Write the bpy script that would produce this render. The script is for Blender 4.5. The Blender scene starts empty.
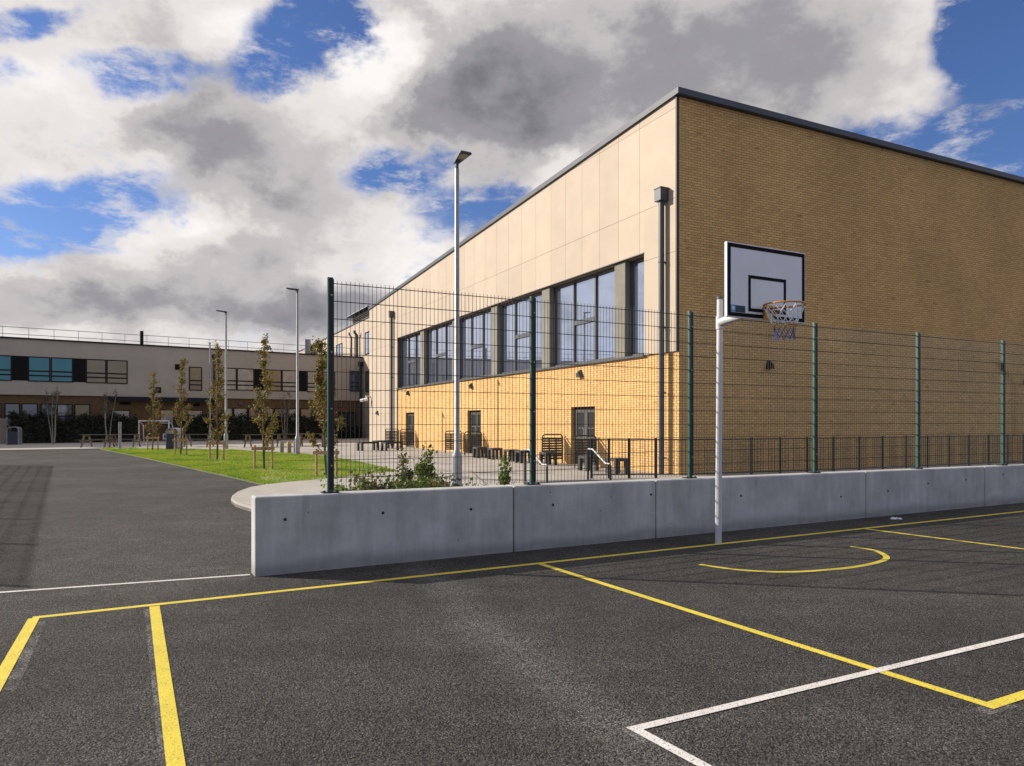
import bpy, math, random
import numpy as np
from mathutils import Vector, Matrix
from mathutils.geometry import tessellate_polygon
random.seed(7)
rng = np.random.default_rng(7)
R = math.radians
sc = bpy.context.scene
COL = sc.collection

# ------------------------------------------------------------------ camera maths (used only to read positions off the photo)
F, CX, HY, CH = 714.0, 512.0, 421.0, 1.6
def G(x, y, z=0.0):
    Y = F * (CH - z) / (y - HY)
    return Vector(((x - CX) / F * Y, Y, z))
def AT(x, Y, z=0.0):
    return Vector(((x - CX) / F * Y, Y, z))
def ZPX(y, Y):
    return CH + (HY - y) / F * Y

# ------------------------------------------------------------------ materials
class NT:
    def __init__(s, tree): s.t = tree
    def n(s, typ, **kw):
        nd = s.t.nodes.new(typ)
        for k, v in kw.items():
            if k.startswith('i_'):
                nd.inputs[k[2:].replace('_', ' ')].default_value = v
            else: setattr(nd, k, v)
        return nd
    def link(s, a, b): s.t.links.new(a, b)
    def math(s, op, a, b=None, c=None, clamp=False):
        m = s.t.nodes.new('ShaderNodeMath'); m.operation = op; m.use_clamp = clamp
        for i, v in enumerate((a, b, c)):
            if v is None: continue
            if isinstance(v, (int, float)): m.inputs[i].default_value = v
            else: s.link(v, m.inputs[i])
        return m.outputs[0]
    def vmath(s, op, a, b=None):
        m = s.t.nodes.new('ShaderNodeVectorMath'); m.operation = op
        for i, v in enumerate((a, b)):
            if v is None: continue
            if isinstance(v, (tuple, list)): m.inputs[i].default_value = v
            else: s.link(v, m.inputs[i])
        return m
    def mix(s, fac, a, b, blend='MIX'):
        m = s.t.nodes.new('ShaderNodeMix'); m.data_type = 'RGBA'; m.blend_type = blend
        for i, v in ((0, fac), (6, a), (7, b)):
            if isinstance(v, (int, float)): m.inputs[i].default_value = v
            elif isinstance(v, (tuple, list)): m.inputs[i].default_value = tuple(v) + ((1,) if len(v) == 3 else ())
            else: s.link(v, m.inputs[i])
        return m.outputs[2]
    def noise(s, vec, scale, detail=3, rough=.55):
        n = s.n('ShaderNodeTexNoise'); n.inputs['Scale'].default_value = scale
        n.inputs['Detail'].default_value = detail; n.inputs['Roughness'].default_value = rough
        if vec is not None: s.link(vec, n.inputs['Vector'])
        return n
    def ramp(s, fac, stops, interp='LINEAR'):
        r = s.n('ShaderNodeValToRGB'); cr = r.color_ramp; cr.interpolation = interp
        while len(cr.elements) < len(stops): cr.elements.new(.5)
        for e, (p, c) in zip(cr.elements, stops):
            e.position = p; e.color = tuple(c) + (1,) if len(c) == 3 else c
        s.link(fac, r.inputs[0]); return r.outputs[0]
    def mapr(s, v, a, b, c=0., d=1., smooth=True):
        m = s.n('ShaderNodeMapRange', interpolation_type='SMOOTHSTEP' if smooth else 'LINEAR')
        s.link(v, m.inputs[0])
        for i, x in enumerate((a, b, c, d)): m.inputs[i + 1].default_value = x
        return m.outputs[0]

def new_mat(name):
    m = bpy.data.materials.new(name); m.use_nodes = True
    t = NT(m.node_tree); t.t.nodes.clear()
    out = t.n('ShaderNodeOutputMaterial'); b = t.n('ShaderNodeBsdfPrincipled')
    t.link(b.outputs[0], out.inputs[0])
    return m, t, b
def coords(t, kind='Object'):
    return t.n('ShaderNodeTexCoord').outputs[kind]
def bump(t, b, h, strength=.3, dist=.01):
    bp = t.n('ShaderNodeBump'); bp.inputs['Strength'].default_value = strength; bp.inputs['Distance'].default_value = dist
    t.link(h, bp.inputs['Height']); t.link(bp.outputs[0], b.inputs['Normal'])

def simple(name, col, rough=.6, metal=0., var=.18, scale=6., bstr=.08, bscale=60., spec=.5):
    m, t, b = new_mat(name)
    v = coords(t)
    n = t.noise(v, scale, 4)
    f = t.mapr(n.outputs[0], .3, .7, 1 - var, 1 + var, False)
    c = t.mix(1., col, t.n('ShaderNodeCombineColor').outputs[0], 'MULTIPLY')
    cc = c.node.inputs[7].links[0].from_node
    for i in range(3): t.link(f, cc.inputs[i])
    t.link(c, b.inputs['Base Color'])
    b.inputs['Roughness'].default_value = rough; b.inputs['Metallic'].default_value = metal
    b.inputs['Specular IOR Level'].default_value = spec
    if bstr: bump(t, b, t.noise(v, bscale, 2).outputs[0], bstr, .004)
    return m

def brick_mat(name, axis, c1=(.78, .475, .175), c2=(.63, .36, .12), mort=(.34, .22, .11)):
    m, t, b = new_mat(name)
    s = t.n('ShaderNodeSeparateXYZ'); t.link(coords(t), s.inputs[0])
    nx = t.n('ShaderNodeSeparateXYZ'); t.link(coords(t, 'Normal'), nx.inputs[0])
    side = t.math('GREATER_THAN', t.math('ABSOLUTE', nx.outputs[0]), .7)
    run = t.math('ADD', t.math('MULTIPLY', s.outputs[1], side), t.math('MULTIPLY', s.outputs[0], t.math('SUBTRACT', 1., side)))
    c = t.n('ShaderNodeCombineXYZ'); t.link(run, c.inputs[0]); t.link(s.outputs[2], c.inputs[1])
    br = t.n('ShaderNodeTexBrick'); t.link(c.outputs[0], br.inputs['Vector'])
    br.inputs['Scale'].default_value = 1.0
    br.inputs['Brick Width'].default_value = .225; br.inputs['Row Height'].default_value = .075
    br.inputs['Mortar Size'].default_value = .010; br.inputs['Mortar Smooth'].default_value = .1; br.inputs['Bias'].default_value = -.1
    br.inputs['Color1'].default_value = c1 + (1,); br.inputs['Color2'].default_value = c2 + (1,); br.inputs['Mortar'].default_value = mort + (1,)
    # odd burnt bricks and broad weathering
    n1 = t.noise(c.outputs[0], .35, 5); big = t.mapr(n1.outputs[0], .3, .72, .86, 1.12, False)
    mp = t.n('ShaderNodeMapping'); t.link(c.outputs[0], mp.inputs[0]); mp.inputs['Scale'].default_value = (2.2, 6.6, 1)
    n2 = t.noise(mp.outputs[0], 1.0, 1); dark = t.mapr(n2.outputs[0], .68, .75, 1., .66)
    fac = t.math('MULTIPLY', big, dark)
    cc = t.n('ShaderNodeCombineColor')
    for i in range(3): t.link(fac, cc.inputs[i])
    t.link(t.mix(1., br.outputs[0], cc.outputs[0], 'MULTIPLY'), b.inputs['Base Color'])
    b.inputs['Roughness'].default_value = .88
    h = t.math('ADD', t.math('SUBTRACT', 1., br.outputs['Fac']), t.math('MULTIPLY', t.noise(c.outputs[0], 40, 3).outputs[0], .35))
    bump(t, b, h, .55, .008)
    return m

def asphalt_mat(name):
    m, t, b = new_mat(name)
    v = t.n('ShaderNodeNewGeometry').outputs['Position']
    fine = t.noise(v, 170, 2, .6)
    vo = t.n('ShaderNodeTexVoronoi'); t.link(v, vo.inputs['Vector']); vo.inputs['Scale'].default_value = 105
    v2 = t.n('ShaderNodeTexVoronoi'); t.link(v, v2.inputs['Vector']); v2.inputs['Scale'].default_value = 46
    mid = t.noise(v, 2.4, 5, .65); big = t.noise(v, .33, 4, .6)
    g = t.math('MULTIPLY', t.mapr(fine.outputs[0], .3, .7, .75, 1.25, False), t.mapr(vo.outputs['Distance'], .25, .75, 1.3, .22, False))
    g = t.math('MULTIPLY', g, t.mapr(v2.outputs['Distance'], .1, .8, 1.2, .72, False))
    g = t.math('MULTIPLY', g, t.mapr(mid.outputs[0], .3, .7, .84, 1.16, False))
    g = t.math('MULTIPLY', g, t.mapr(big.outputs[0], .3, .7, .70, 1.26, False))
    mps = t.n('ShaderNodeMapping'); t.link(v, mps.inputs[0]); mps.inputs['Rotation'].default_value = (0, 0, R(68)); mps.inputs['Scale'].default_value = (.35, 1.9, 1)
    scf = t.noise(mps.outputs[0], 1.3, 6, .7); g = t.math('MULTIPLY', g, t.mapr(scf.outputs[0], .35, .68, .84, 1.14, False))
    # older, smoother road surface outside the court, paler worn seam inside it
    sp = t.n('ShaderNodeSeparateXYZ'); t.link(v, sp.inputs[0])
    nn = t.math('ADD', t.math('MULTIPLY', sp.outputs[0], -.466), t.math('MULTIPLY', sp.outputs[1], .885))
    edge = t.mapr(t.math('ADD', nn, t.math('MULTIPLY', mid.outputs[0], .06)), 7.6, 7.75, 1., 1.12)
    g = t.math('MULTIPLY', g, edge)
    ss = t.math('ADD', t.math('MULTIPLY', sp.outputs[0], .93), t.math('MULTIPLY', sp.outputs[1], .36))
    band = t.math('ABSOLUTE', t.math('SUBTRACT', t.math('ADD', ss, t.math('MULTIPLY', big.outputs[0], .5)), 2.1))
    g = t.math('MULTIPLY', g, t.mapr(band, .0, .34, 1.5, 1.))
    tone = t.ramp(vo.outputs['Color'], [(0, (.056, .0535, .051)), (.5, (.083, .079, .074)), (.8, (.128, .119, .109)), (1, (.24, .225, .208))])
    cc = t.n('ShaderNodeCombineColor')
    for i in range(3): t.link(g, cc.inputs[i])
    t.link(t.mix(1., tone, cc.outputs[0], 'MULTIPLY'), b.inputs['Base Color'])
    b.inputs['Roughness'].default_value = .92; b.inputs['Specular IOR Level'].default_value = .25
    bump(t, b, t.math('ADD', t.math('MULTIPLY', vo.outputs['Distance'], -1.), t.math('MULTIPLY', v2.outputs['Distance'], -.6)), .8, .010)
    return m

def paint_mat(name, col, worn=.48):
    m, t, b = new_mat(name)
    v = t.n('ShaderNodeNewGeometry').outputs['Position']
    f = t.noise(v, 70, 3, .7); vo = t.n('ShaderNodeTexVoronoi'); t.link(v, vo.inputs['Vector']); vo.inputs['Scale'].default_value = 95
    w = t.mapr(t.math('ADD', f.outputs[0], t.math('MULTIPLY', vo.outputs['Distance'], .25)), worn + .28, worn + .36, 0, .75)
    mid = t.noise(v, 5, 4); k = t.mapr(mid.outputs[0], .3, .7, .88, 1.08, False)
    cc = t.n('ShaderNodeCombineColor')
    for i in range(3): t.link(k, cc.inputs[i])
    c = t.mix(1., col, cc.outputs[0], 'MULTIPLY')
    t.link(t.mix(w, c, (.09, .08, .07)), b.inputs['Base Color'])
    b.inputs['Roughness'].default_value = .75
    bump(t, b, t.math('SUBTRACT', f.outputs[0], vo.outputs['Distance']), .3, .006)
    return m

def ghost_mat(name):
    m, t, b = new_mat(name)
    v = t.n('ShaderNodeNewGeometry').outputs['Position']
    f = t.noise(v, 60, 3, .75); g = t.noise(v, 4, 3)
    tr = t.n('ShaderNodeBsdfTransparent'); mx = t.n('ShaderNodeMixShader')
    a = t.math('MULTIPLY', t.mapr(f.outputs[0], .45, .6), t.mapr(g.outputs[0], .35, .6, .15, .85))
    t.link(a, mx.inputs[0]); t.link(tr.outputs[0], mx.inputs[1]); t.link(b.outputs[0], mx.inputs[2])
    out = [n for n in t.t.nodes if n.type == 'OUTPUT_MATERIAL'][0]; t.link(mx.outputs[0], out.inputs[0])
    b.inputs['Base Color'].default_value = (.27, .26, .245, 1); b.inputs['Roughness'].default_value = .9
    return m

def concrete_mat(name, col, streak=True, blot=.16):
    m, t, b = new_mat(name)
    v = coords(t)
    mp = t.n('ShaderNodeMapping'); t.link(v, mp.inputs[0]); mp.inputs['Scale'].default_value = (1, 1, .12) if streak else (1, 1, 1)
    st = t.noise(mp.outputs[0], 9, 4, .65); bl = t.noise(v, 1.7, 6, .62); fi = t.noise(v, 60, 3, .7)
    vo = t.n('ShaderNodeTexVoronoi'); t.link(v, vo.inputs['Vector']); vo.inputs['Scale'].default_value = 4.5
    pit = t.mapr(vo.outputs['Distance'], .045, .07, .55, 1.)
    k = t.math('MULTIPLY', t.mapr(st.outputs[0], .3, .7, .88, 1.1, False), t.mapr(bl.outputs[0], .3, .7, 1 - blot, 1 + blot, False))
    k = t.math('MULTIPLY', k, t.mapr(fi.outputs[0], .3, .7, .93, 1.06, False))
    if streak:
        k = t.math('MULTIPLY', k, pit)
        sz_ = t.n('ShaderNodeSeparateXYZ'); t.link(v, sz_.inputs[0])
        dirt = t.mapr(t.math('ADD', sz_.outputs[2], t.math('MULTIPLY', bl.outputs[0], -.34)), -.13, .02, .62, 1.)
        k = t.math('MULTIPLY', k, dirt)
        scuff = t.mapr(t.noise(mp.outputs[0], 3.2, 5, .7).outputs[0], .62, .72, 1., .80)
        k = t.math('MULTIPLY', k, scuff)
    cc = t.n('ShaderNodeCombineColor')
    for i in range(3): t.link(k, cc.inputs[i])
    t.link(t.mix(1., col, cc.outputs[0], 'MULTIPLY'), b.inputs['Base Color'])
    b.inputs['Roughness'].default_value = .85
    bump(t, b, t.math('ADD', fi.outputs[0], bl.outputs[0]), .25, .006)
    return m

def paving_mat(name):
    m, t, b = new_mat(name)
    v = t.n('ShaderNodeNewGeometry').outputs['Position']
    mp = t.n('ShaderNodeMapping'); t.link(v, mp.inputs[0]); mp.inputs['Rotation'].default_value = (0, 0, R(-26.4))
    br = t.n('ShaderNodeTexBrick'); t.link(mp.outputs[0], br.inputs['Vector']); br.inputs['Scale'].default_value = 1.
    br.inputs['Brick Width'].default_value = .9; br.inputs['Row Height'].default_value = .6; br.inputs['Mortar Size'].default_value = .008
    br.inputs['Color1'].default_value = (.40, .37, .33, 1); br.inputs['Color2'].default_value = (.34, .315, .285, 1); br.inputs['Mortar'].default_value = (.2, .185, .165, 1)
    n = t.noise(v, .8, 5); fi = t.noise(v, 50, 3)
    k = t.math('MULTIPLY', t.mapr(n.outputs[0], .3, .7, .84, 1.14, False), t.mapr(fi.outputs[0], .3, .7, .93, 1.07, False))
    cc = t.n('ShaderNodeCombineColor')
    for i in range(3): t.link(k, cc.inputs[i])
    t.link(t.mix(1., br.outputs[0], cc.outputs[0], 'MULTIPLY'), b.inputs['Base Color'])
    b.inputs['Roughness'].default_value = .85
    bump(t, b, fi.outputs[0], .2, .004)
    return m

def leaf_mat(name, stops, trans=.35):
    m, t, b = new_mat(name)
    g = t.n('ShaderNodeNewGeometry')
    c = t.ramp(g.outputs['Random Per Island'], stops)
    t.link(c, b.inputs['Base Color']); b.inputs['Roughness'].default_value = .6
    tl = t.n('ShaderNodeBsdfTranslucent'); t.link(c, tl.inputs[0])
    mx = t.n('ShaderNodeMixShader'); mx.inputs[0].default_value = trans
    out = [n for n in t.t.nodes if n.type == 'OUTPUT_MATERIAL'][0]
    t.link(b.outputs[0], mx.inputs[1]); t.link(tl.outputs[0], mx.inputs[2]); t.link(mx.outputs[0], out.inputs[0])
    return m

def glass_mat(name, col, metal=.75, rough=.02, wob=.02):
    m, t, b = new_mat(name)
    v = coords(t)
    n = t.noise(v, .9, 2)
    t.link(t.mix(n.outputs[0], tuple(c * .9 for c in col), tuple(c * 1.1 for c in col)), b.inputs['Base Color'])
    b.inputs['Metallic'].default_value = metal; b.inputs['Roughness'].default_value = rough
    if wob: bump(t, b, n.outputs[0], wob, .05)
    return m

def grass_mat(name, blades):
    m, t, b = new_mat(name)
    v = t.n('ShaderNodeNewGeometry').outputs['Position']
    n = t.noise(v, .9, 5, .6); n2 = t.noise(v, 14, 3)
    n = t.noise(v, .55, 6, .68)
    c = t.ramp(n.outputs[0], [(.32, (.10, .21, .014) if blades else (.05, .09, .012)), (.38, (.15, .25, .014) if blades else (.06, .10, .012)), (.46, (.23, .36, .02) if blades else (.08, .11, .015)), (.6, (.36, .40, .034) if blades else (.11, .12, .02)), (.85, (.44, .38, .08) if blades else (.12, .12, .04))])
    c = t.mix(t.mapr(n2.outputs[0], .4, .72, 0, .5), c, (.15, .27, .016) if blades else (.05, .09, .012))
    t.link(c, b.inputs['Base Color']); b.inputs['Roughness'].default_value = .7
    if blades:
        tl = t.n('ShaderNodeBsdfTranslucent'); t.link(c, tl.inputs[0]); mx = t.n('ShaderNodeMixShader'); mx.inputs[0].default_value = .35
        out = [x for x in t.t.nodes if x.type == 'OUTPUT_MATERIAL'][0]
        t.link(b.outputs[0], mx.inputs[1]); t.link(tl.outputs[0], mx.inputs[2]); t.link(mx.outputs[0], out.inputs[0])
    else: bump(t, b, n2.outputs[0], .6, .03)
    return m

M = {}
M['asphalt'] = asphalt_mat('asphalt'); M['yellow'] = paint_mat('yellow line paint', (.68, .545, .05), .44)
M['white_paint'] = paint_mat('white line paint', (.68, .65, .62), .42); M['ghost'] = ghost_mat('scrubbed paint')
M['concrete'] = concrete_mat('wall concrete', (.43, .432, .435), True, .22); M['hole'] = simple('dark tie hole', (.02, .02, .02), .9)
M['paving'] = paving_mat('paving'); M['path'] = concrete_mat('path concrete', (.38, .355, .315), False, .1)
M['soil'] = simple('soil', (.07, .045, .028), .95, 0, .4, 8, .6, 40)
M['brick_x'] = brick_mat('buff brick', 0); M['brick_y'] = brick_mat('buff brick ', 1)
M['brick_b'] = brick_mat('brown brick', 0, (.17, .10, .04), (.115, .066, .027), (.09, .066, .042))
M['clad'] = simple('cream cladding', (.44, .358, .273), .7, 0, .05, 1.2, .05, 90)
_t = NT(M['clad'].node_tree); _b = [n for n in _t.t.nodes if n.type == 'BSDF_PRINCIPLED'][0]; _c = _b.inputs['Base Color'].links[0].from_socket
_h = _t.n('ShaderNodeHueSaturation'); _t.link(_c, _h.inputs['Color']); _t.link(_t.mapr(_t.n('ShaderNodeNewGeometry').outputs['Random Per Island'], 0, 1, .93, 1.05, False), _h.inputs['Value']); _t.link(_h.outputs[0], _b.inputs['Base Color'])
#('cream cladding', (.44, .358, .273), .7, 0, .05, 1.2, .05, 90)
M['joint'] = simple('cladding joint', (.20, .15, .10), .9)
M['clad_edge'] = simple('dark edge trim', (.03, .028, .025), .6)
M['coping'] = simple('grey coping', (.072, .082, .105), .5, 0, .1, 2, spec=.3)
M['pipe'] = simple('grey downpipe', (.06, .066, .076), .45, .1, .1)
M['pier'] = concrete_mat('pier concrete', (.20, .185, .15))
M['frame'] = simple('dark window frame', (.013, .0125, .012), .7, 0, .1, spec=.2)
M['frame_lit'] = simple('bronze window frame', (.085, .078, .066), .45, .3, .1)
M['glass'] = glass_mat('coated glass', (.47, .55, .73), .9, .015)
M['glass_dark'] = glass_mat('dark glass', (.05, .055, .06), .25, .05)
M['glass_teal'] = simple('teal sky reflection glass', (.045, .20, .26), .12, 0, .06, 1, 0)  # reflected blue sky painted in as the pane colour
M['glass_tan'] = simple('tan reflection and lens glass', (.24, .205, .135), .12, 0, .08, 1.5, 0)  # reflection of the sunlit hall painted into the colour; lamp lenses share it
M['glass_grey'] = simple('grey pane glass', (.34, .33, .30), .1, 0, .25, 1.8, 0)  # grey pane colour with soft random variation
M['glass_block'] = glass_mat('shaded glass', (.12, .14, .17), .6, .04)
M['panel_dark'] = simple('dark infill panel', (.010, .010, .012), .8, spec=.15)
M['render'] = simple('taupe render', (.40, .365, .315), .9, 0, .07, .8, .1, 120)
M['fascia'] = simple('navy fascia', (.014, .017, .026), .7, spec=.2)
M['steel'] = simple('galvanised steel', (.30, .31, .325), .45, .55, .15, 9)
M['lamp_head'] = simple('lamp head metal', (.07, .07, .065), .6, .2, .15)
M['green'] = simple('green fence paint', (.018, .10, .082), .38, 0, .12, 7)
M['wire'] = simple('dark green wire', (.008, .014, .014), .5, .1, .1)
M['black'] = simple('black powder coat', (.016, .016, .017), .5, 0, .15)
M['charcoal'] = simple('charcoal recycled plastic', (.035, .034, .033), .7, 0, .2)
M['timber'] = simple('pale stake timber', (.42, .27, .13), .8, 0, .22, 14, .2, 40)
M['grey_timber'] = simple('weathered timber', (.25, .215, .165), .85, 0, .22, 10, .2, 40)
M['table_wood'] = simple('dark stained wood', (.045, .033, .022), .8, 0, .25, 10)
M['bark'] = simple('tree bark', (.12, .085, .055), .9, 0, .3, 20, .4, 60)
M['bark_pale'] = simple('pale bark', (.26, .235, .20), .85, 0, .4, 12, .3, 50)
M['leaf'] = leaf_mat('autumn leaves', [(0, (.055, .075, .014)), (.3, (.13, .14, .022)), (.55, (.24, .19, .03)), (.8, (.30, .17, .035)), (1, (.19, .085, .03))])
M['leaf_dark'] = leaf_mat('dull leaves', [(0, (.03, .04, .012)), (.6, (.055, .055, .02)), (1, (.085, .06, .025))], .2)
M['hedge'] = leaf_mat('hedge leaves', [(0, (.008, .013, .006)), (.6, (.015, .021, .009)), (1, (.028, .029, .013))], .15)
M['shrub'] = leaf_mat('shrub leaves', [(0, (.05, .10, .015)), (.4, (.11, .19, .028)), (.75, (.21, .27, .05)), (1, (.30, .24, .08))], .3)
M['shrub_red'] = leaf_mat('mixed shrub leaves', [(0, (.04, .08, .015)), (.5, (.13, .17, .032)), (.8, (.23, .14, .05)), (1, (.30, .17, .08))], .3)
M['shrub_dark'] = leaf_mat('dark shrub leaves', [(0, (.015, .032, .01)), (.6, (.04, .07, .015)), (1, (.10, .10, .03))], .2)
M['lawn'] = grass_mat('lawn base', False); M['blade'] = grass_mat('grass blades', True)
M['white_metal'] = simple('white painted steel', (.52, .525, .54), .35, 0, .05, 8)
M['board'] = simple('backboard face', (.74, .75, .80), .3, 0, .04, 3)
M['board_black'] = simple('backboard line', (.008, .008, .009), .8, spec=.15)
M['rim'] = simple('orange rim', (.50, .23, .025), .45, .1, .15)
M['net_white'] = simple('white net cord', (.72, .72, .74), .8); M['net_orange'] = simple('orange net cord', (.45, .21, .04), .8); M['net_blue'] = simple('blue net cord', (.03, .085, .24), .8)
M['sticker_blue'] = simple('cyan sticker', (.08, .36, .58), .4); M['sticker_black'] = simple('black sticker', (.02, .025, .03), .4)
M['bin'] = simple('dark blue bin', (.025, .03, .055), .4); M['bollard_yellow'] = simple('yellow band', (.5, .36, .08), .6)
M['litter'] = simple('white paper', (.75, .76, .78), .8)
M['cam_white'] = simple('white plastic', (.72, .71, .68), .4)

# ------------------------------------------------------------------ mesh builder
class MB:
    def __init__(s): s.v = []; s.f = []; s.m = []; s.cur = 0
    def face(s, pts):
        b = len(s.v); s.v += [tuple(p) for p in pts]; s.f.append(tuple(range(b, b + len(pts)))); s.m.append(s.cur)
    def hexa(s, p):      # 8 points: bottom 4 ccw, top 4 ccw
        b = len(s.v); s.v += [tuple(q) for q in p]
        for q in ((3, 2, 1, 0), (4, 5, 6, 7), (0, 1, 5, 4), (1, 2, 6, 5), (2, 3, 7, 6), (3, 0, 4, 7)):
            s.f.append(tuple(b + i for i in q)); s.m.append(s.cur)
        return s
    def box(s, x0, x1, y0, y1, z0, z1):
        x0, x1 = min(x0, x1), max(x0, x1); y0, y1 = min(y0, y1), max(y0, y1); z0, z1 = min(z0, z1), max(z0, z1)
        return s.hexa([(x0, y0, z0), (x1, y0, z0), (x1, y1, z0), (x0, y1, z0), (x0, y0, z1), (x1, y0, z1), (x1, y1, z1), (x0, y1, z1)])
    def prism(s, poly, z0, z1, bottom=True):
        n = len(poly); b = len(s.v)
        a = sum(poly[i][0] * poly[(i + 1) % n][1] - poly[(i + 1) % n][0] * poly[i][1] for i in range(n))
        if a < 0: poly = poly[::-1]
        s.v += [(p[0], p[1], z0) for p in poly] + [(p[0], p[1], z1) for p in poly]
        for t in tessellate_polygon([[Vector((p[0], p[1], 0)) for p in poly]]):
            i, j, k = t
            cr = (poly[j][0] - poly[i][0]) * (poly[k][1] - poly[i][1]) - (poly[j][1] - poly[i][1]) * (poly[k][0] - poly[i][0])
            if cr < 0: j, k = k, j
            s.f.append((b + n + i, b + n + j, b + n + k)); s.m.append(s.cur)
        for i in range(n):
            j = (i + 1) % n
            s.f.append((b + i, b + j, b + n + j, b + n + i)); s.m.append(s.cur)
        return s
    def tube(s, pts, rad, n=8, caps=True, closed=False):
        pts = [Vector(p) for p in pts]; k = len(pts)
        rr = rad if isinstance(rad, (list, tuple)) else [rad] * k
        b = len(s.v); ref = None
        for i, p in enumerate(pts):
            if closed: d = pts[(i + 1) % k] - pts[i - 1]
            else: d = pts[min(i + 1, k - 1)] - pts[max(i - 1, 0)]
            d.normalize()
            if ref is None:
                ref = d.cross(Vector((0, 0, 1)))
                if ref.length < .05: ref = d.cross(Vector((1, 0, 0)))
            ref = (ref - d * ref.dot(d)); ref.normalize()
            w = d.cross(ref)
            for j in range(n):
                a = 2 * math.pi * (j + .5) / n
                s.v.append(tuple(p + (ref * math.cos(a) + w * math.sin(a)) * rr[i]))
        for i in range(k if closed else k - 1):
            i2 = (i + 1) % k
            for j in range(n):
                j2 = (j + 1) % n
                s.f.append((b + i * n + j, b + i2 * n + j, b + i2 * n + j2, b + i * n + j2)); s.m.append(s.cur)
        if caps and not closed:
            s.f.append(tuple(b + j for j in range(n))); s.m.append(s.cur)
            s.f.append(tuple(b + (k - 1) * n + j for j in range(n - 1, -1, -1))); s.m.append(s.cur)
        return s
    def mat(s, i): s.cur = i; return s
    def leaf(s, p, size):
        a = Vector(rng.normal(size=3)); a.normalize(); c = a.orthogonal(); c.normalize(); d = a.cross(c)
        w = size * .36
        b = len(s.v)
        s.v += [tuple(p - c * size * .5), tuple(p + d * w - c * size * .05), tuple(p + c * size * .5), tuple(p - d * w - c * size * .05)]
        s.f.append((b, b + 1, b + 2, b + 3)); s.m.append(s.cur)
    def build(s, name, mats, parent=None, bevel=0., smooth=False):
        me = bpy.data.meshes.new(name); me.from_pydata(s.v, [], s.f)
        for q in (mats if isinstance(mats, (list, tuple)) else [mats]): me.materials.append(M[q])
        me.polygons.foreach_set('material_index', s.m)
        if smooth: me.polygons.foreach_set('use_smooth', [True] * len(s.f))
        me.update()
        o = bpy.data.objects.new(name, me); COL.objects.link(o)
        if parent: o.parent = parent
        if bevel:
            md = o.modifiers.new('edge', 'BEVEL'); md.width = bevel; md.segments = 2; md.limit_method = 'ANGLE'; md.angle_limit = R(40)
        if smooth:
            md = o.modifiers.new('angle', 'EDGE_SPLIT'); md.split_angle = R(40)
        return o

def tag(o, label=None, cat=None, group=None, kind=None):
    if label: o['label'] = label
    if cat: o['category'] = cat
    if group: o['group'] = group
    if kind: o['kind'] = kind
    return o
def thing(name, label, cat, loc=(0, 0, 0), rz=0., group=None):
    o = bpy.data.objects.new(name, None); COL.objects.link(o); o.empty_display_size = .2
    o.location = loc; o.rotation_euler = (0, 0, rz); return tag(o, label, cat, group)
def dup(root, loc, rz=None, label=None):
    r = root.copy(); COL.objects.link(r); r.location = loc
    if rz is not None: r.rotation_euler = (0, 0, rz)
    if label: r['label'] = label
    for ch in list(root.children):
        c = ch.copy(); COL.objects.link(c); c.parent = r
        for g in list(ch.children):
            d = g.copy(); COL.objects.link(d); d.parent = c
    return r

# ------------------------------------------------------------------ frames
WU = Vector((.885, .466, 0)); WU.normalize(); WN = Vector((-WU.y, WU.x, 0)); WL = Vector((-2.64, 7.33, 0)); WA = math.atan2(WU.y, WU.x)
def wall_pt(s, n, z=0.): return WL + WU * s + WN * n + Vector((0, 0, z))
def wall_s(px, n=0.):
    r = (px - CX) / F; o = WL + WN * n
    return (r * o.y - o.x) / (WU.x - r * WU.y)
HC = Vector((4.77, 20.4, 0)); HU = Vector((.8957, .4446, 0)); HD = Vector((-.4446, .8957, 0)); HA = math.atan2(HU.y, HU.x)
def hall_t(px, off=0.):
    r = (px - CX) / F; o = HC + HU * off
    return (r * o.y - o.x) / (HD.x - r * HD.y)
def hall_a(px, off=0.):
    r = (px - CX) / F; o = HC - HD * off
    return (r * o.y - o.x) / (HU.x - r * HU.y)
def hall_pt(a, t, z=0.): return HC + HU * a + HD * t + Vector((0, 0, z))
BA = Vector((-35.85, 50., 0)); BU = Vector((.8105, .5857, 0)); BN = Vector((-.5857, .8105, 0)); BAng = math.atan2(BU.y, BU.x)
def blk_t(px, off=0.):
    r = (px - CX) / F; o = BA + BN * off
    return (r * o.y - o.x) / (BU.x - r * BU.y)
def blk_pt(t, off, z=0.): return BA + BU * t + BN * off + Vector((0, 0, z))
def loc2(p, o, u, v):
    d = Vector(p) - o; return (d.dot(u), d.dot(v))

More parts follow.
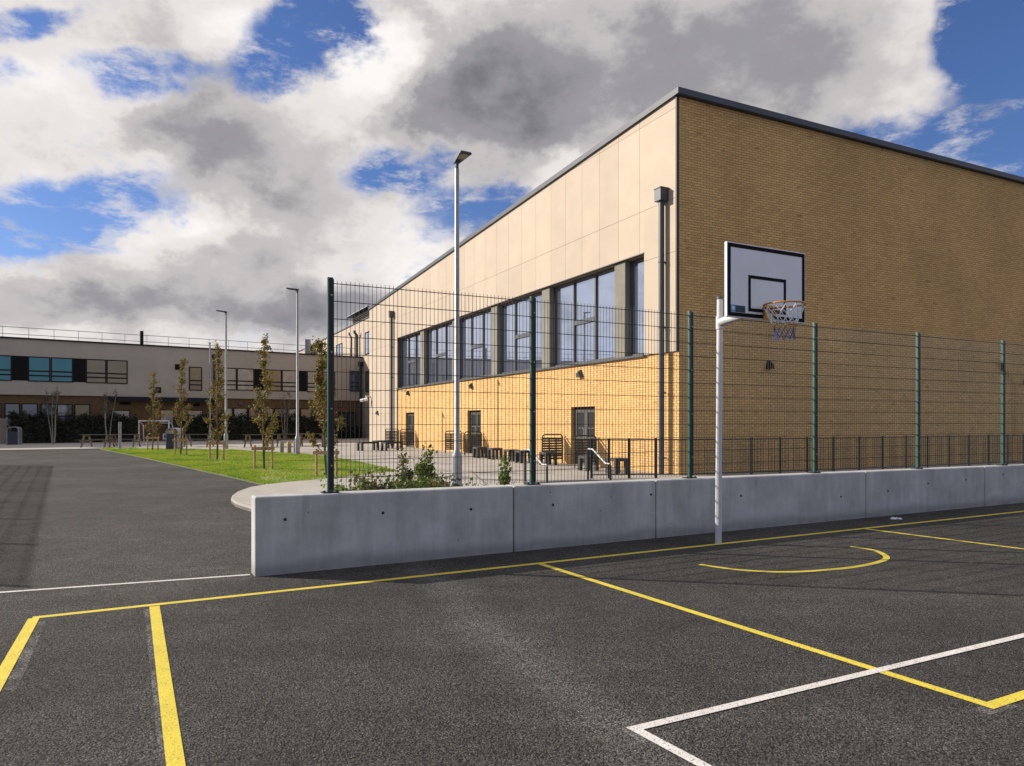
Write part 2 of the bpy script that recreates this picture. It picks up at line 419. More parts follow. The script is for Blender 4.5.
# ------------------------------------------------------------------ ground, markings, paving, lawn
P_rail = [AT(590, 19.25), AT(690, 19.5), AT(845, 21.6), AT(998, 25.0), AT(1115, 28.8)]
front = [AT(523, 18.15), AT(590, 18.85), AT(690, 19.2), AT(845, 21.2), AT(998, 24.6), AT(1115, 28.3)]
sunk = [wall_pt(5.4, .32), wall_pt(25, .32)] + front[::-1]
sunk2 = [(p.x, p.y) for p in sunk]
def ground():
    outer = [(-400, -120), (400, -120), (400, 500), (-400, 500)]
    mb = MB(); pts = outer + sunk2
    mb.v = [(x, y, 0.) for x, y in pts]
    for t in tessellate_polygon([[Vector((x, y, 0)) for x, y in outer], [Vector((x, y, 0)) for x, y in sunk2]]):
        i, j, k = t
        cr = (pts[j][0] - pts[i][0]) * (pts[k][1] - pts[i][1]) - (pts[j][1] - pts[i][1]) * (pts[k][0] - pts[i][0])
        mb.f.append((i, j, k) if cr > 0 else (i, k, j)); mb.m.append(0)
    n = len(sunk2); b = len(mb.v)                       # lower walk between the court wall and the railing
    mb.v += [(x, y, -.42) for x, y in sunk2]
    for t in tessellate_polygon([[Vector((x, y, 0)) for x, y in sunk2]]):
        mb.f.append(tuple(b + i for i in t)); mb.m.append(0)
    for i in range(n):
        j = (i + 1) % n; mb.f.append((4 + i, 4 + j, b + j, b + i)); mb.m.append(0)
    o = mb.build('ground', 'asphalt'); tag(o, 'dark grey asphalt of the ball court and road', 'ground', kind='structure')
ground()

def strip(mb, pts, w, z=.004):
    pts = [Vector((p[0], p[1], 0)) for p in pts]; n = len(pts); L = []; Rr = []
    for i in range(n):
        d1 = (pts[i] - pts[i - 1]).normalized() if i else None
        d2 = (pts[i + 1] - pts[i]).normalized() if i < n - 1 else None
        d = (d1 or d2) if not (d1 and d2) else (d1 + d2).normalized()
        nn = Vector((-d.y, d.x, 0)); k = 1.
        if d1 and d2: k = 1 / max(.5, nn.dot(Vector((-d1.y, d1.x, 0))))
        L.append(pts[i] + nn * w / 2 * k); Rr.append(pts[i] - nn * w / 2 * k)
    for i in range(n - 1):
        m = max(1, int((pts[i + 1] - pts[i]).length / 3))
        for q in range(m):
            a, b = q / m, (q + 1) / m
            quad = [Rr[i].lerp(Rr[i + 1], a), Rr[i].lerp(Rr[i + 1], b), L[i].lerp(L[i + 1], b), L[i].lerp(L[i + 1], a)]
            mb.face([(p.x, p.y, z) for p in quad])
def ext(a, b, k):
    return b + (b - a).normalized() * k
yb0, yb1 = G(32.5, 617.9), G(1024, 511.3)
mb = MB()
strip(mb, [yb0, ext(yb0, yb1, 6)], .075, .002)
l3a, l3b = G(34, 618.5), G(0, 679); strip(mb, [l3a, ext(l3a, l3b, 4)], .08, .0035)
l2a, l2b = G(154.5, 606.5), G(175.9, 766); strip(mb, [l2a, ext(l2a, l2b, 6)], .08, .0035)
k1, k2, k3 = G(541, 564.3), G(990, 706), G(1024, 695); strip(mb, [k1, k2, ext(k2, k3, 3.6)], .075, .0035)
q1, q2 = G(863, 528.7), G(1024, 549.2); strip(mb, [q1, ext(q1, q2, 6)], .075, .0035)
AP = [G(*q) for q in ((699.6, 564.6), (735, 569.6), (771.2, 571.9), (800, 571.8), (827.5, 570.0), (855, 567), (878.7, 562.2), (886.6, 557.2), (876, 551.0), (862, 548.3), (850.6, 546.7))]
arc = []
for i in range(len(AP) - 1):
    p0_, p1_, p2_, p3_ = AP[max(i - 1, 0)], AP[i], AP[i + 1], AP[min(i + 2, len(AP) - 1)]
    for q in range(6):
        u = q / 6; arc.append(.5 * ((2 * p1_) + (p2_ - p0_) * u + (2 * p0_ - 5 * p1_ + 4 * p2_ - p3_) * u * u + (3 * p1_ - p0_ - 3 * p2_ + p3_) * u ** 3))
arc.append(AP[-1]); strip(mb, arc, .07, .003)
tag(mb.build('court_markings', 'yellow'), 'yellow basketball lines painted on the asphalt', 'court markings', kind='structure')
mb = MB()
w1, w2, w3 = G(634.5, 729.3), G(1024, 635.8), G(703, 766)
strip(mb, [ext(w1, w2, 8), w1, ext(w1, w3, 4)], .06, .005)
v1, v2 = G(0, 592.6), G(250, 574.8); strip(mb, [ext(v2, v1, 6), v2], .055, .003)
tag(mb.build('court_markings', 'white_paint'), 'white lines painted on the asphalt', 'court markings', kind='structure')
mb = MB()
g1, g2 = G(40, 622), G(8, 690); strip(mb, [g1, g2], .09, .001)
g1, g2 = G(147.5, 609), G(166, 766); strip(mb, [g1, g2], .05, .001)
g1, g2 = G(625, 727), G(650, 741); strip(mb, [g1, g2], .09, .001)
g1, g2 = G(980, 712), G(1010, 704); strip(mb, [g1, g2], .09, .001)
tag(mb.build('court_markings', 'ghost'), 'faint grey scrubbed-out lines beside the yellow lines', 'court markings', kind='structure')

PZ = .05
plaza = [G(-420, 451.5), G(0, 450.8), G(100, 449.3), AT(150, 35), AT(250, 24), G(268, 487.5), G(250, 490.5), G(238, 495), G(232, 499.5), G(231, 503), G(236, 507), G(250, 511.5)]
plaza = [(p.x, p.y) for p in plaza]
plaza += [tuple(wall_pt(s, n)[:2]) for s, n in ((.9, 4.2), (2.5, 3.2), (5.0, 2.6))]
plaza += [(p.x, p.y) for p in front] + [tuple(hall_pt(34, 0)[:2]), tuple(hall_pt(34, 60)[:2]), tuple(blk_pt(45, 12)[:2]), tuple(blk_pt(-60, 12)[:2])]
tag(MB().prism(plaza, -.1, PZ).build('pavement', 'paving'), 'pale slab paving in front of the hall', 'pavement', kind='structure')
path = [G(268, 487.5), G(250, 490.5), G(238, 495), G(232, 499.5), G(231, 503), G(236, 507), G(250, 511.5)]
path = [(p.x, p.y) for p in path]
path += [tuple(wall_pt(s, n)[:2]) for s, n in ((.9, 4.2), (2.5, 3.2), (4.6, 2.9))] + [(p.x, p.y) for p in (G(470, 472.5), G(399, 473.5), G(335, 481), G(290, 485))]
pth = MB().prism(path, -.1, PZ + .035).build('footpath', 'path', bevel=.02)
tag(pth, 'pale concrete footpath curving round the wall end', 'path', kind='structure')
bed = [tuple(wall_pt(s, n)[:2]) for s, n in ((.55, .3), (5.3, .3), (5.2, 2.6), (2.5, 3.2), (.9, 4.15), (.4, 2.6))]
tag(MB().prism(bed, -.1, .09).build('planting_bed', 'soil'), 'brown soil bed behind the concrete wall', 'planting bed', kind='structure')

lawn_px = [(100, 449.3), (150, 449.6), (230, 450.8), (300, 455), (335, 458.5), (370, 466), (399, 473), (370, 477), (335, 480.5), (290, 485), (270, 487), (240, 480), (180, 466.5), (140, 457.5)]
lawn = [G(x, y) for x, y in lawn_px]; lawn2 = [(p.x, p.y) for p in lawn]
tag(MB().prism(lawn2, -.1, .04).build('lawn', 'lawn'), 'bright green lawn between road and plaza', 'lawn', kind='structure')
def in_poly(x, y, poly):
    ins = np.zeros(len(x), bool); n = len(poly)
    for i in range(n):
        x1, y1 = poly[i]; x2, y2 = poly[(i + 1) % n]
        c = ((y1 > y) != (y2 > y)) & (x < (x2 - x1) * (y - y1) / (y2 - y1 + 1e-12) + x1); ins ^= c
    return ins
def grass():
    xs = [p[0] for p in lawn2]; ys = [p[1] for p in lawn2]; N = 420000
    x = rng.uniform(min(xs), max(xs), N); y = rng.uniform(min(ys), max(ys), N)
    k = in_poly(x, y, lawn2); x, y = x[k], y[k]; n = len(x)
    h = rng.uniform(.03, .065, n) * (1 + .6 * np.sin(x * 2.1 + 1.3 * np.sin(y * 1.7))**4); a = rng.uniform(0, 6.283, n); w = rng.uniform(.006, .013, n)
    lx, ly = rng.normal(0, .025, n), rng.normal(0, .025, n)
    v = np.zeros((n, 3, 3)); z0 = .038
    v[:, 0] = np.stack([x - w * np.cos(a), y - w * np.sin(a), np.full(n, z0)], 1)
    v[:, 1] = np.stack([x + w * np.cos(a), y + w * np.sin(a), np.full(n, z0)], 1)
    v[:, 2] = np.stack([x + lx, y + ly, z0 + h], 1)
    me = bpy.data.meshes.new('grass'); me.vertices.add(n * 3); me.vertices.foreach_set('co', v.ravel())
    me.loops.add(n * 3); me.loops.foreach_set('vertex_index', np.arange(n * 3)); me.polygons.add(n)
    me.polygons.foreach_set('loop_start', np.arange(0, n * 3, 3)); me.polygons.foreach_set('loop_total', np.full(n, 3))
    me.materials.append(M['blade']); me.update(calc_edges=True)
    o = bpy.data.objects.new('grass', me); COL.objects.link(o); tag(o, 'short mown grass of the lawn', 'grass', kind='stuff')
grass()

# ------------------------------------------------------------------ low concrete court wall
LEN = 24.
def wtop(s): return max(.66, .818 - .084 * s / 14.38)
wall = thing('concrete_wall', 'long low grey concrete wall along the edge of the court', 'wall', WL, WA)
TH = .27
cuts = [0.] + [wall_s(x) for x in (514, 656, 866, 985)] + [17.2, 20.6, LEN]
holes = [wall_s(x) for x in (285, 383, 471, 553, 651)] + [wall_s(x) for x in (741, 841, 888, 928, 966, 1003)]
hz = [.57, .575, .555, .545, .60] + [.5, .38, .42, .5, .52, .58]
for i in range(len(cuts) - 1):
    a, b = cuts[i] + (.006 if i else 0), cuts[i + 1] - .006
    MB().hexa([(a, 0, -.45), (b, 0, -.45), (b, TH, -.45), (a, TH, -.45), (a, 0, wtop(a)), (b, 0, wtop(b)), (b, TH, wtop(b)), (a, TH, wtop(a))]).build('wall_panel', 'concrete', wall, bevel=.018)
    MB().box(b, b + .012, .03, TH - .03, -.4, wtop(b) - .02).build('joint_strip', 'hole', wall) if i < len(cuts) - 2 else None
for s, z in zip(holes, hz):
    MB().tube([(s, .012, z), (s, -.003, z)], .017, 10).build('tie_hole', 'hole', wall)

# ------------------------------------------------------------------ weld mesh fences
FN = .135
def fence_post_mb(z0, z1):
    m = MB(); m.box(-.03, .03, -.03, .008, z0, z1)
    m.mat(1); m.box(-.024, .034, -.043, -.0305, z0 + .04, z1 - .02)                 # clamp bar
    m.box(-.09, .09, -.06, .06, z0, z0 + .012)                                        # foot plate
    for sx in (-.07, .07):
        m.tube([(sx, -.04, z0 + .012), (sx, -.04, z0 + .03)], .012, 6)
    m.mat(2)
    z = z0 + .3
    while z < z1 - .1:
        m.tube([(.005, -.0435, z), (.005, -.052, z)], .011, 6); z += .62
    return m
def mesh_panel_mb(s0, s1, zb0, zb1, h, sp=.05):
    m = MB(); n = max(2, round((s1 - s0) / sp))
    for i in range(n + 1):
        s = s0 + (s1 - s0) * i / n; zb = zb0 + (zb1 - zb0) * i / n
        m.tube([(s, 0, zb + .03), (s, 0, h + .035)], .0032, 4, False)
    z = 0.; rows = []
    k = 0
    while True:
        zz = h - k * .194
        if zz < max(zb0, zb1) + .03: break
        for dy in (-.008, .008): m.tube([(s0, dy, zz), (s1, dy, zz)], .0042, 4, False)
        k += 1
    return m
posts = [wall_s(x, FN) for x in (330, 532, 689.5, 814, 917, 1002)]
posts += [posts[-1] + 2.66 * (i + 1) for i in range(3)]
fence = thing('mesh_fence', 'tall dark green weld mesh fence standing on the concrete wall', 'fence', WL + WN * FN, WA, 'weld mesh ball fences')
for s in posts:
    o = fence_post_mb(wtop(s), 3.17).build('fence_post', ['green', 'wire', 'steel'], fence); o.location = (s, 0, 0)
for a, b in zip(posts[:-1], posts[1:]):
    mesh_panel_mb(a + .03, b - .03, wtop(a), wtop(b), 3.11).build('mesh_panel', 'wire', fence)
# second ball fence beyond the picture's edge: its long shadow lies over the road
fa, fb = Vector((-23.2, 26.8, 0)), Vector((-11.5, 8.2, 0)); fd = (fb - fa).normalized(); fl = (fb - fa).length
fence2 = thing('mesh_fence', 'tall weld mesh fence across the road that casts the striped shadow', 'fence', fa, math.atan2(fd.y, fd.x), 'weld mesh ball fences')
npost = 9; st = fl / (npost - 1)
p0 = m0 = None
for i in range(npost):
    if p0 is None: p0 = o = fence_post_mb(0., 3.17).build('fence_post', ['green', 'wire', 'steel'], fence2)
    else: o = p0.copy(); COL.objects.link(o)
    o.parent = fence2; o.location = (i * st, 0, 0)
    if i < npost - 1:
        if m0 is None: m0 = q = mesh_panel_mb(.03, st - .03, 0, 0, 3.11, .021).build('mesh_panel', 'wire', fence2)
        else: q = m0.copy(); COL.objects.link(q)
        q.parent = fence2; q.location = (i * st, 0, 0)

# ------------------------------------------------------------------ basketball hoop (local x along the wall, -y towards the court)
HP = G(718.3, 543.5)
hoop = thing('basketball_hoop', 'white basketball post with backboard, orange rim and net', 'basketball hoop', HP, WA)
m = MB(); m.tube([(0, 0, -.05), (.028, 0, 3.20)], [.043, .039], 16); m.build('pole', 'white_metal', hoop, smooth=True)
m = MB(); m.tube([(.028, 0, 3.19), (.028, 0, 3.225)], .043, 16); m.build('pole_cap', 'pipe', hoop, smooth=True)
K = .80; BW, BH, BB = 1.31, .875, 2.815
m = MB(); m.tube([(.025, -.02, 2.885), (.025, -.12, 2.905), (.025, -K + .06, 2.96)], [.058, .054, .044], 14)
m.tube([(.025, 0, 2.80), (.025, 0, 2.97)], .05, 16)
m.build('arm', 'white_metal', hoop, smooth=True)
m = MB(); m.box(-.3, .3, -K + .022, -K + .06, 2.96, 3.02); m.box(-.3, -.25, -K + .022, -K + .05, 2.9, 3.5); m.box(.25, .3, -K + .022, -K + .05, 2.9, 3.5); m.build('board_bracket', 'white_metal', hoop)
bd = MB().box(-BW / 2, BW / 2, -K - .02, -K + .02, BB, BB + BH).build('backboard', 'board', hoop, bevel=.004)
def frame_rect(m, x0, x1, z0, z1, w, y0, y1):
    m.box(x0, x1, y0, y1, z0, z0 + w); m.box(x0, x1, y0, y1, z1 - w, z1)
    m.box(x0, x0 + w, y0, y1, z0 + w, z1 - w); m.box(x1 - w, x1, y0, y1, z0 + w, z1 - w)
m = MB(); frame_rect(m, -BW / 2 + .012, BW / 2 - .012, BB + .012, BB + BH - .012, .045, -K - .0235, -K - .0195)
m.build('border_line', 'board_black', bd)
m = MB(); frame_rect(m, -.315, .315, BB + .085, BB + .085 + .43, .038, -K - .0235, -K - .0195)
m.build('target_square', 'board_black', bd)
m = MB(); sx = -BW / 2 + .062; sz = BB + .062
m.box(sx, sx + .07, -K - .0225, -K - .0195, sz, sz + .085)
m.mat(1); m.box(sx + .07, sx + .225, -K - .0225, -K - .0195, sz, sz + .08)
m.mat(2)
for (a, b, z, h) in ((.085, .125, .05, .014), (.13, .15, .05, .014), (.155, .21, .05, .010), (.085, .21, .03, .005), (.085, .19, .018, .005)):
    m.box(sx + a, sx + b, -K - .0240, -K - .0225, sz + z, sz + z + h)
m.mat(3); m.tube([(sx + .035, -K - .0225, sz + .045), (sx + .035, -K - .0240, sz + .045)], .022, 10)
m.build('maker_sticker', ['sticker_blue', 'sticker_black', 'net_blue', 'net_white'], bd)
RC = (-.025, -K - .02 - .045 - .23, 2.962); RR = .228
rim = MB()
rim.tube([(RC[0] + RR * math.cos(a), RC[1] + RR * math.sin(a), RC[2]) for a in np.linspace(0, 2 * math.pi, 37)[:-1]], .0105, 8, closed=True)
rim.tube([(RC[0] + (RR + .004) * math.cos(a), RC[1] + (RR + .004) * math.sin(a), RC[2] - .035) for a in np.linspace(R(35), R(145), 20)], .008, 6)
for sgn in (-1, 1):
    rim.tube([(sgn * .07, -K - .02, RC[2] - .005), (sgn * .10, RC[1] + .205, RC[2])], .010, 6)
    rim.tube([(sgn * .06, -K - .03, RC[2] - .10), (RC[0] + sgn * .15, RC[1] + .172, RC[2] - .02)], .008, 6)
rim.box(-.075, .075, -K - .036, -K - .022, RC[2] - .15, RC[2] + .03)
rim.box(-.06, .06, -K - .075, -K - .036, RC[2] - .012, RC[2] - .004)
for i in range(12):
    a = 2 * math.pi * (i + .5) / 12; rim.tube([(RC[0] + RR * math.cos(a), RC[1] + RR * math.sin(a), RC[2]), (RC[0] + RR * math.cos(a), RC[1] + RR * math.sin(a), RC[2] - .025)], .005, 5)
rim = rim.build('rim', 'rim', hoop, smooth=True)
def net():
    m = MB(); lv = [(-.022, .224), (-.10, .192), (-.17, .158), (-.225, .135), (-.28, .118), (-.335, .112), (-.39, .122)]
    n = 12
    def P(k, i):
        z, r = lv[k]; a = 2 * math.pi * (i + .5 * (k % 2) + .5) / n
        j = .006 * math.sin(i * 3.7 + k * 2.1)
        return Vector((RC[0] + (r + j) * math.cos(a), RC[1] + (r + j) * math.sin(a), RC[2] + z + .008 * math.sin(i * 2.3 + k)))
    for k in range(len(lv) - 1):
        m.mat(0 if k < 3 else (1 if k < 4 else 2))
        for i in range(n):
            a = P(k, i); 
            for d in ((0, -1) if k % 2 == 0 else (0, 1)):
                b = P(k + 1, i + d); mid = (a + b) / 2 + Vector((0, 0, -.006))
                m.tube([a, mid, b], .0046 if k < 3 else .0036, 5, False)
    m.mat(2)
    k = len(lv) - 1
    for i in range(n):
        p = P(k, i); m.tube([p, p + Vector((0, 0, -.02))], .007, 5)
    return m.build('net', ['net_white', 'net_orange', 'net_blue'], rim, smooth=False)
net()

# ------------------------------------------------------------------ sports hall
hall = thing('sports_hall', 'big buff brick sports hall with cream upper cladding and ribbon windows', 'building', HC, HA)
HL, HW = 33.0, 34.0                     # along the lit face, along the shaded face
ZS = 3.6; ZH = 6.70                     # window sill and head
def soff(t): return 10.89 - (10.89 - 9.36) / 33.0 * t
doors = [(4.37, 5.95), (13.95, 15.55), (23.5, 25.1)]; DH = 2.1
YB = 26.62
MB().box(.0, HW, 0., .3, -.3, 10.88).build('brick_wall', 'brick_x', hall)
m = MB(); y = .3
for a, b in doors:
    m.box(0., .28, y, a, -.3, ZS); m.box(0., .28, a, b, DH, ZS); y = b
m.box(0., .28, y, YB, -.3, ZS)
m.build('brick_wall', 'brick_y', hall)
# cladding panels
TX = -.075
rows = [(ZS + .0, 6.46), (6.46, 8.0), (8.0, 10.57), (10.57, 11.5)]
colx = [.02, .62]
x = .62
px_cols = [639.5, 618.5, 599.5, 582, 565.5, 551]
colx = [.05] + [hall_t(p, TX) for p in px_cols]
while colx[-1] < YB - 1.3: colx.append(colx[-1] + 1.21)
colx[-1] = YB
while colx[-1] < HL - .9: colx.append(colx[-1] + 1.06)
colx[-1] = HL
W0, W1 = 1.53, 26.55                    # window ribbon
m = MB(); g = .005
def clad_panel(y0, y1, z0, z1a, z1b):
    m.hexa([(TX, y0, z0), (-.01, y0, z0), (-.01, y1, z0), (TX, y1, z0), (TX, y0, z1a), (-.01, y0, z1a), (-.01, y1, z1b), (TX, y1, z1b)])
for i in range(len(colx) - 1):
    a, b = colx[i] + g, colx[i + 1] - g
    for z0, z1 in [(0., 2.1), (2.1, ZS)] + rows:
        if z1 <= ZS + .001 and colx[i] < YB - .01: continue
        ta, tb = min(z1 - g, soff(a)), min(z1 - g, soff(b))
        if ta < z0 + .03 and tb < z0 + .03: continue
        ta, tb = max(ta, z0 + g), max(tb, z0 + g)
        if z1 == 6.46 or (z0 == 6.46):
            lo, hi = max(a, W0), min(b, W1)
            if hi - lo > .02:
                if z0 == 6.46: 
                    if a < W0: clad_panel(a, W0, z0 + g, ta, tb)
                    clad_panel(lo, hi, ZH, ta, tb)
                    if b > W1: clad_panel(W1, b, z0 + g, ta, tb)
                else:
                    if a < W0: clad_panel(a, W0, z0 + g, ta, tb)
                    if b > W1: clad_panel(W1, b, z0 + g, ta, tb)
                continue
        clad_panel(a, b, z0 + g, ta, tb)
m.build('cladding', 'clad', hall)
m = MB()
m.hexa([(-.012, .043, ZH), (-.002, .043, ZH), (-.002, HL, ZH), (-.012, HL, ZH), (-.012, .043, 10.85), (-.002, .043, 10.85), (-.002, HL, 9.3), (-.012, HL, 9.3)])
m.hexa([(.0, .302, ZH), (.25, .302, ZH), (.25, HL, ZH), (.0, HL, ZH), (.0, .302, 10.83), (.25, .302, 10.83), (.25, HL, 9.3), (.0, HL, 9.3)])
m.box(-.012, -.002, .043, W0 - .012, ZS + .01, ZH - .001); m.box(.0, .25, .302, W0 - .012, ZS + .01, ZH - .001); m.box(-.012, .25, W1 + .012, HL, ZS + .01, ZH); m.box(-.012, .25, YB + .01, HL, -.3, ZS + .01)
m.build('cladding_backing', 'joint', hall)
MB().box(-.09, -.002, -.012, .042, ZS - .01, 10.88).build('corner_trim', 'clad_edge', hall)
MB().box(-.10, -.011, W0, W1, ZH + .0, ZH + .03).build('window_head_flashing', 'frame_lit', hall)
MB().box(-.11, .15, W0, YB, ZS - .035, ZS + .03).build('window_sill', 'coping', hall)
for yv in (W0 - .01, W1): MB().box(.0, .25, yv, yv + .01, ZS + .03, ZH).build('window_reveal', 'frame_lit', hall)
# coping
m = MB()
m.hexa([(-.16, -.16, 10.89), (.2, -.16, 10.89), (.2, HL + .05, 9.36), (-.16, HL + .05, 9.36), (-.16, -.16, 11.06), (.2, -.16, 11.06), (.2, HL + .05, 9.53), (-.16, HL + .05, 9.53)])
m.build('roof_coping', 'coping', hall)
MB().box(.203, HW, -.16, .4, 10.885, 11.06).build('roof_coping', 'coping', hall)
m = MB()
m.hexa([(.2, .4, 10.6), (HW, .4, 10.6), (HW, HL, 9.1), (.2, HL, 9.1), (.2, .4, 10.9), (HW, .4, 10.9), (HW, HL, 9.4), (.2, HL, 9.4)])
m.build('roof', 'coping', hall)
m = MB(); m.box(.02, HW, HL - .3, HL, -.3, 9.3); m.box(HW - .3, HW, .3, HL - .3, -.3, 9.3); m.build('rear_wall', 'brick_x', hall)
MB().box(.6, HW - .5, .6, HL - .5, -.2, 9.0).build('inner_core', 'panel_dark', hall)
# ribbon windows between concrete piers
piers = [hall_t(px, 0.03) for px in (620.5, 546.3, 494.7, 455, 422.5)]
pw = .30
for p in piers:
    MB().box(.0, .24, p - pw, p + pw, ZS + .03, ZH).build('window_pier', 'pier', hall, bevel=.01)
edges = [W0] + sum([[p - pw, p + pw] for p in piers], []) + [W1]
GX = .25
for i in range(0, len(edges), 2):
    a, b = edges[i] + .01, edges[i + 1] - .01
    fr = MB(); w = .055
    z0, z1 = ZS + .035, ZH - .005
    fr.box(GX - .06, GX + .05, a, b, z0, z0 + w + .03); fr.box(GX - .06, GX + .05, a, b, z1 - w, z1)
    fr.box(GX - .06, GX + .05, a, a + w, z0, z1); fr.box(GX - .06, GX + .05, b - w, b, z0, z1)
    n = 3 if b - a > 2.5 else 1
    cuts_ = [a + (b - a) * k / n for k in range(n + 1)]
    for c in cuts_[1:-1]: fr.box(GX - .062, GX + .05, c - .035, c + .035, z0 + .02, z1 - .02)
    win = fr.build('window', 'frame_lit', hall)
    if n == 3:
        MB().box(GX - .07, GX + .04, cuts_[1] + .035, cuts_[2] - .035, 5.06, 5.22).build('opening_sash', 'coping', win)
    MB().box(GX + .0, GX + .012, a + .03, b - .03, z0 + .03, z1 - .03).build('pane', 'glass', win)
# doors
for a, b in doors:
    fr = MB(); X = .13
    fr.box(X, X + .08, a, a + .06, 0, DH); fr.box(X, X + .08, b - .06, b, 0, DH); fr.box(X, X + .08, a + .06, b - .06, DH - .09, DH)
    d = fr.build('door_frame', 'frame', hall)
    mid = (a + b) / 2
    for s, (p, q) in enumerate(((a + .06, mid - .004), (mid + .004, b - .06))):
        lf = MB(); w = .11
        lf.box(X + .01, X + .06, p, p + w, .03, DH - .09); lf.box(X + .01, X + .06, q - w, q, .03, DH - .09)
        lf.box(X + .01, X + .06, p + w, q - w, .03, .28); lf.box(X + .01, X + .06, p + w, q - w, DH - .2, DH - .09); lf.box(X + .01, X + .06, p + w, q - w, .92, 1.04)
        leaf = lf.build('door', 'frame_lit', hall)
        gl = MB(); gl.box(X + .03, X + .045, p + w, q - w, .28, DH - .2)
        gl.mat(1)
        for kk in range(5):
            yy = p + w + (q - p - 2 * w) * (kk + .5) / 5; gl.box(X + .024, X + .03, yy - .012, yy + .012, 1.34, 1.36)
        gl.build('glass', ['glass_dark', 'cam_white'], leaf)
        hy = (q - w / 2) if s == 0 else (p + w / 2)
        MB().tube([(X - .04, hy, .85), (X - .04, hy, 1.35)], .016, 8).build('handle', 'steel', leaf)
MB().box(-.03, .2, doors[0][0] - .03, doors[0][1] + .03, -.02, .055).build('door_threshold', 'path', hall)
# downpipes with hoppers
def downpipe(par, x, y, zt, zb=0., r=.085, hs=.15, hh=.38, mt='pipe'):
    m = MB(); m.tube([(x, y, zb), (x, y, zt - hh)], r, 14)
    dp = m.build('downpipe', mt, par, smooth=True)
    h = MB(); h.box(x - hs, x + hs, y - hs, y + hs, zt - hh, zt)
    h.box(x - hs - .015, x + hs + .015, y - hs - .015, y + hs + .015, zt - .03, zt + .01); h.build('hopper', mt, dp, bevel=.012)
    z = zb + .5
    while z < zt - .6:
        b = MB(); b.tube([(x, y, z), (x, y, z + .05)], r * 1.13, 14); b.box(x - .02, x + .16, y - .03, y + .03, z, z + .04); z += 1.9
        b.build('pipe_clip', mt, dp, smooth=True)
downpipe(hall, TX - .14, hall_t(661.5, TX - .14), 8.36)
downpipe(hall, TX - .14, hall_t(391.5, TX - .14), 8.47)
# bulkhead wall lights
def wall_light(par, x, y, z, nx, ny, mt='pipe'):
    m = MB(); u = (-ny, nx)
    pts = []
    for (d, w, zz) in ((0, .13, -.12), (.13, .13, -.12), (.16, .07, .02), (.05, .03, .14), (0, .03, .14)):
        pts.append((d, w, zz))
    n = len(pts); 
    L = [(x + nx * d - u[0] * w, y + ny * d - u[1] * w, z + zz) for d, w, zz in pts]; Q = [(x + nx * d + u[0] * w, y + ny * d + u[1] * w, z + zz) for d, w, zz in pts]
    m.face(L[::-1]); m.face(Q)
    for i in range(n):
        j = (i + 1) % n; m.face([L[i], L[j], Q[j], Q[i]])
    return m.build('wall_light', mt, par)
for px in (581, 472, 408.7): wall_light(hall, -.002, hall_t(px), 3.26, -1, 0)
wall_light(hall, TX - .002, hall_t(378, TX), 2.15, -1, 0)
wall_light(hall, hall_a(768), -.002, 3.32, 0, -1, 'frame'); wall_light(hall, hall_a(1025), -.002, 3.2, 0, -1, 'frame')
# security camera on the far corner
m = MB(); yq = HL - .25; m.box(TX - .35, TX, yq - .05, yq + .05, 3.28, 3.36); m.tube([(TX - .28, yq, 3.28), (TX - .28, yq, 3.14)], .05, 8)
m.tube([(TX - .24, yq - .12, 3.12), (TX - .62, yq + .25, 3.02)], .11, 10); m.tube([(TX - .30, yq - .1, 3.12), (TX - .30, yq - .1, 2.98)], [.12, .06], 10)
m.build('security_camera', 'cam_white', hall, smooth=True)

# ------------------------------------------------------------------ three storey wing beyond the hall
WO = hall_pt(3.6, HL + .3)
wing = thing('rear_wing', 'tall cream clad wing behind the flat roofed block and beyond the hall', 'building', WO, HA)
WZ = 10.85; WLN = 56.
m = MB(); m.box(0, 12, 0, WLN, -.3, WZ); m.build('clad_wall', 'clad', wing)
m = MB()
for yy in np.arange(1.1, WLN, 1.15): m.box(-.006, .0, yy - .004, yy + .004, 0, WZ)
for zz in (2.6, 5.2, 7.8): m.box(-.006, 0, 0, WLN, zz - .004, zz + .004)
m.build('panel_joint', 'joint', wing)
MB().box(-.08, 12, -.02, WLN + .05, WZ, WZ + .1).build('roof_coping', 'coping', wing)
def wing_t(px):
    r = (px - CX) / F
    return (r * WO.y - WO.x) / (HD.x - r * HD.y)
def wing_depth(t): return (WO + HD * t).y
for (pa, pb, ya, yb) in ((371.5, 365.3, 331.5, 354), (342.5, 336.5, 344, 357), (322.5, 316.5, 351, 366), (369, 366, 371, 392)):
    ta, tb = wing_t(pa), wing_t(pb); d = wing_depth((ta + tb) / 2); z1, z0 = ZPX(ya, d), ZPX(yb, d)
    f = MB(); f.box(-.06, .01, ta, ta + .07, z0, z1); f.box(-.06, .01, tb - .07, tb, z0, z1); f.box(-.06, .01, ta + .07, tb - .07, z0, z0 + .08); f.box(-.06, .01, ta + .07, tb - .07, z1 - .08, z1); f.box(-.06, .01, (ta + tb) / 2 - .03, (ta + tb) / 2 + .03, z0 + .08, z1 - .08)
    w = f.build('window', 'frame', wing); MB().box(-.02, .0, ta + .07, tb - .07, z0 + .08, z1 - .08).build('pane', 'glass', w)
def wing_pipe(px, y0, y1, r):
    t = wing_t(px); d = wing_depth(t)
    MB().tube([(-.25, t, ZPX(y1, d)), (-.25, t, ZPX(y0, d) - .4), (-.5, t - .15, ZPX(y0, d) - .2), (-.5, t - .15, ZPX(y0, d))], r, 8).build('flue_pipe', 'pipe', wing, smooth=True)
wing_pipe(359.5, 331, 360, .13); wing_pipe(354, 333, 360, .08)
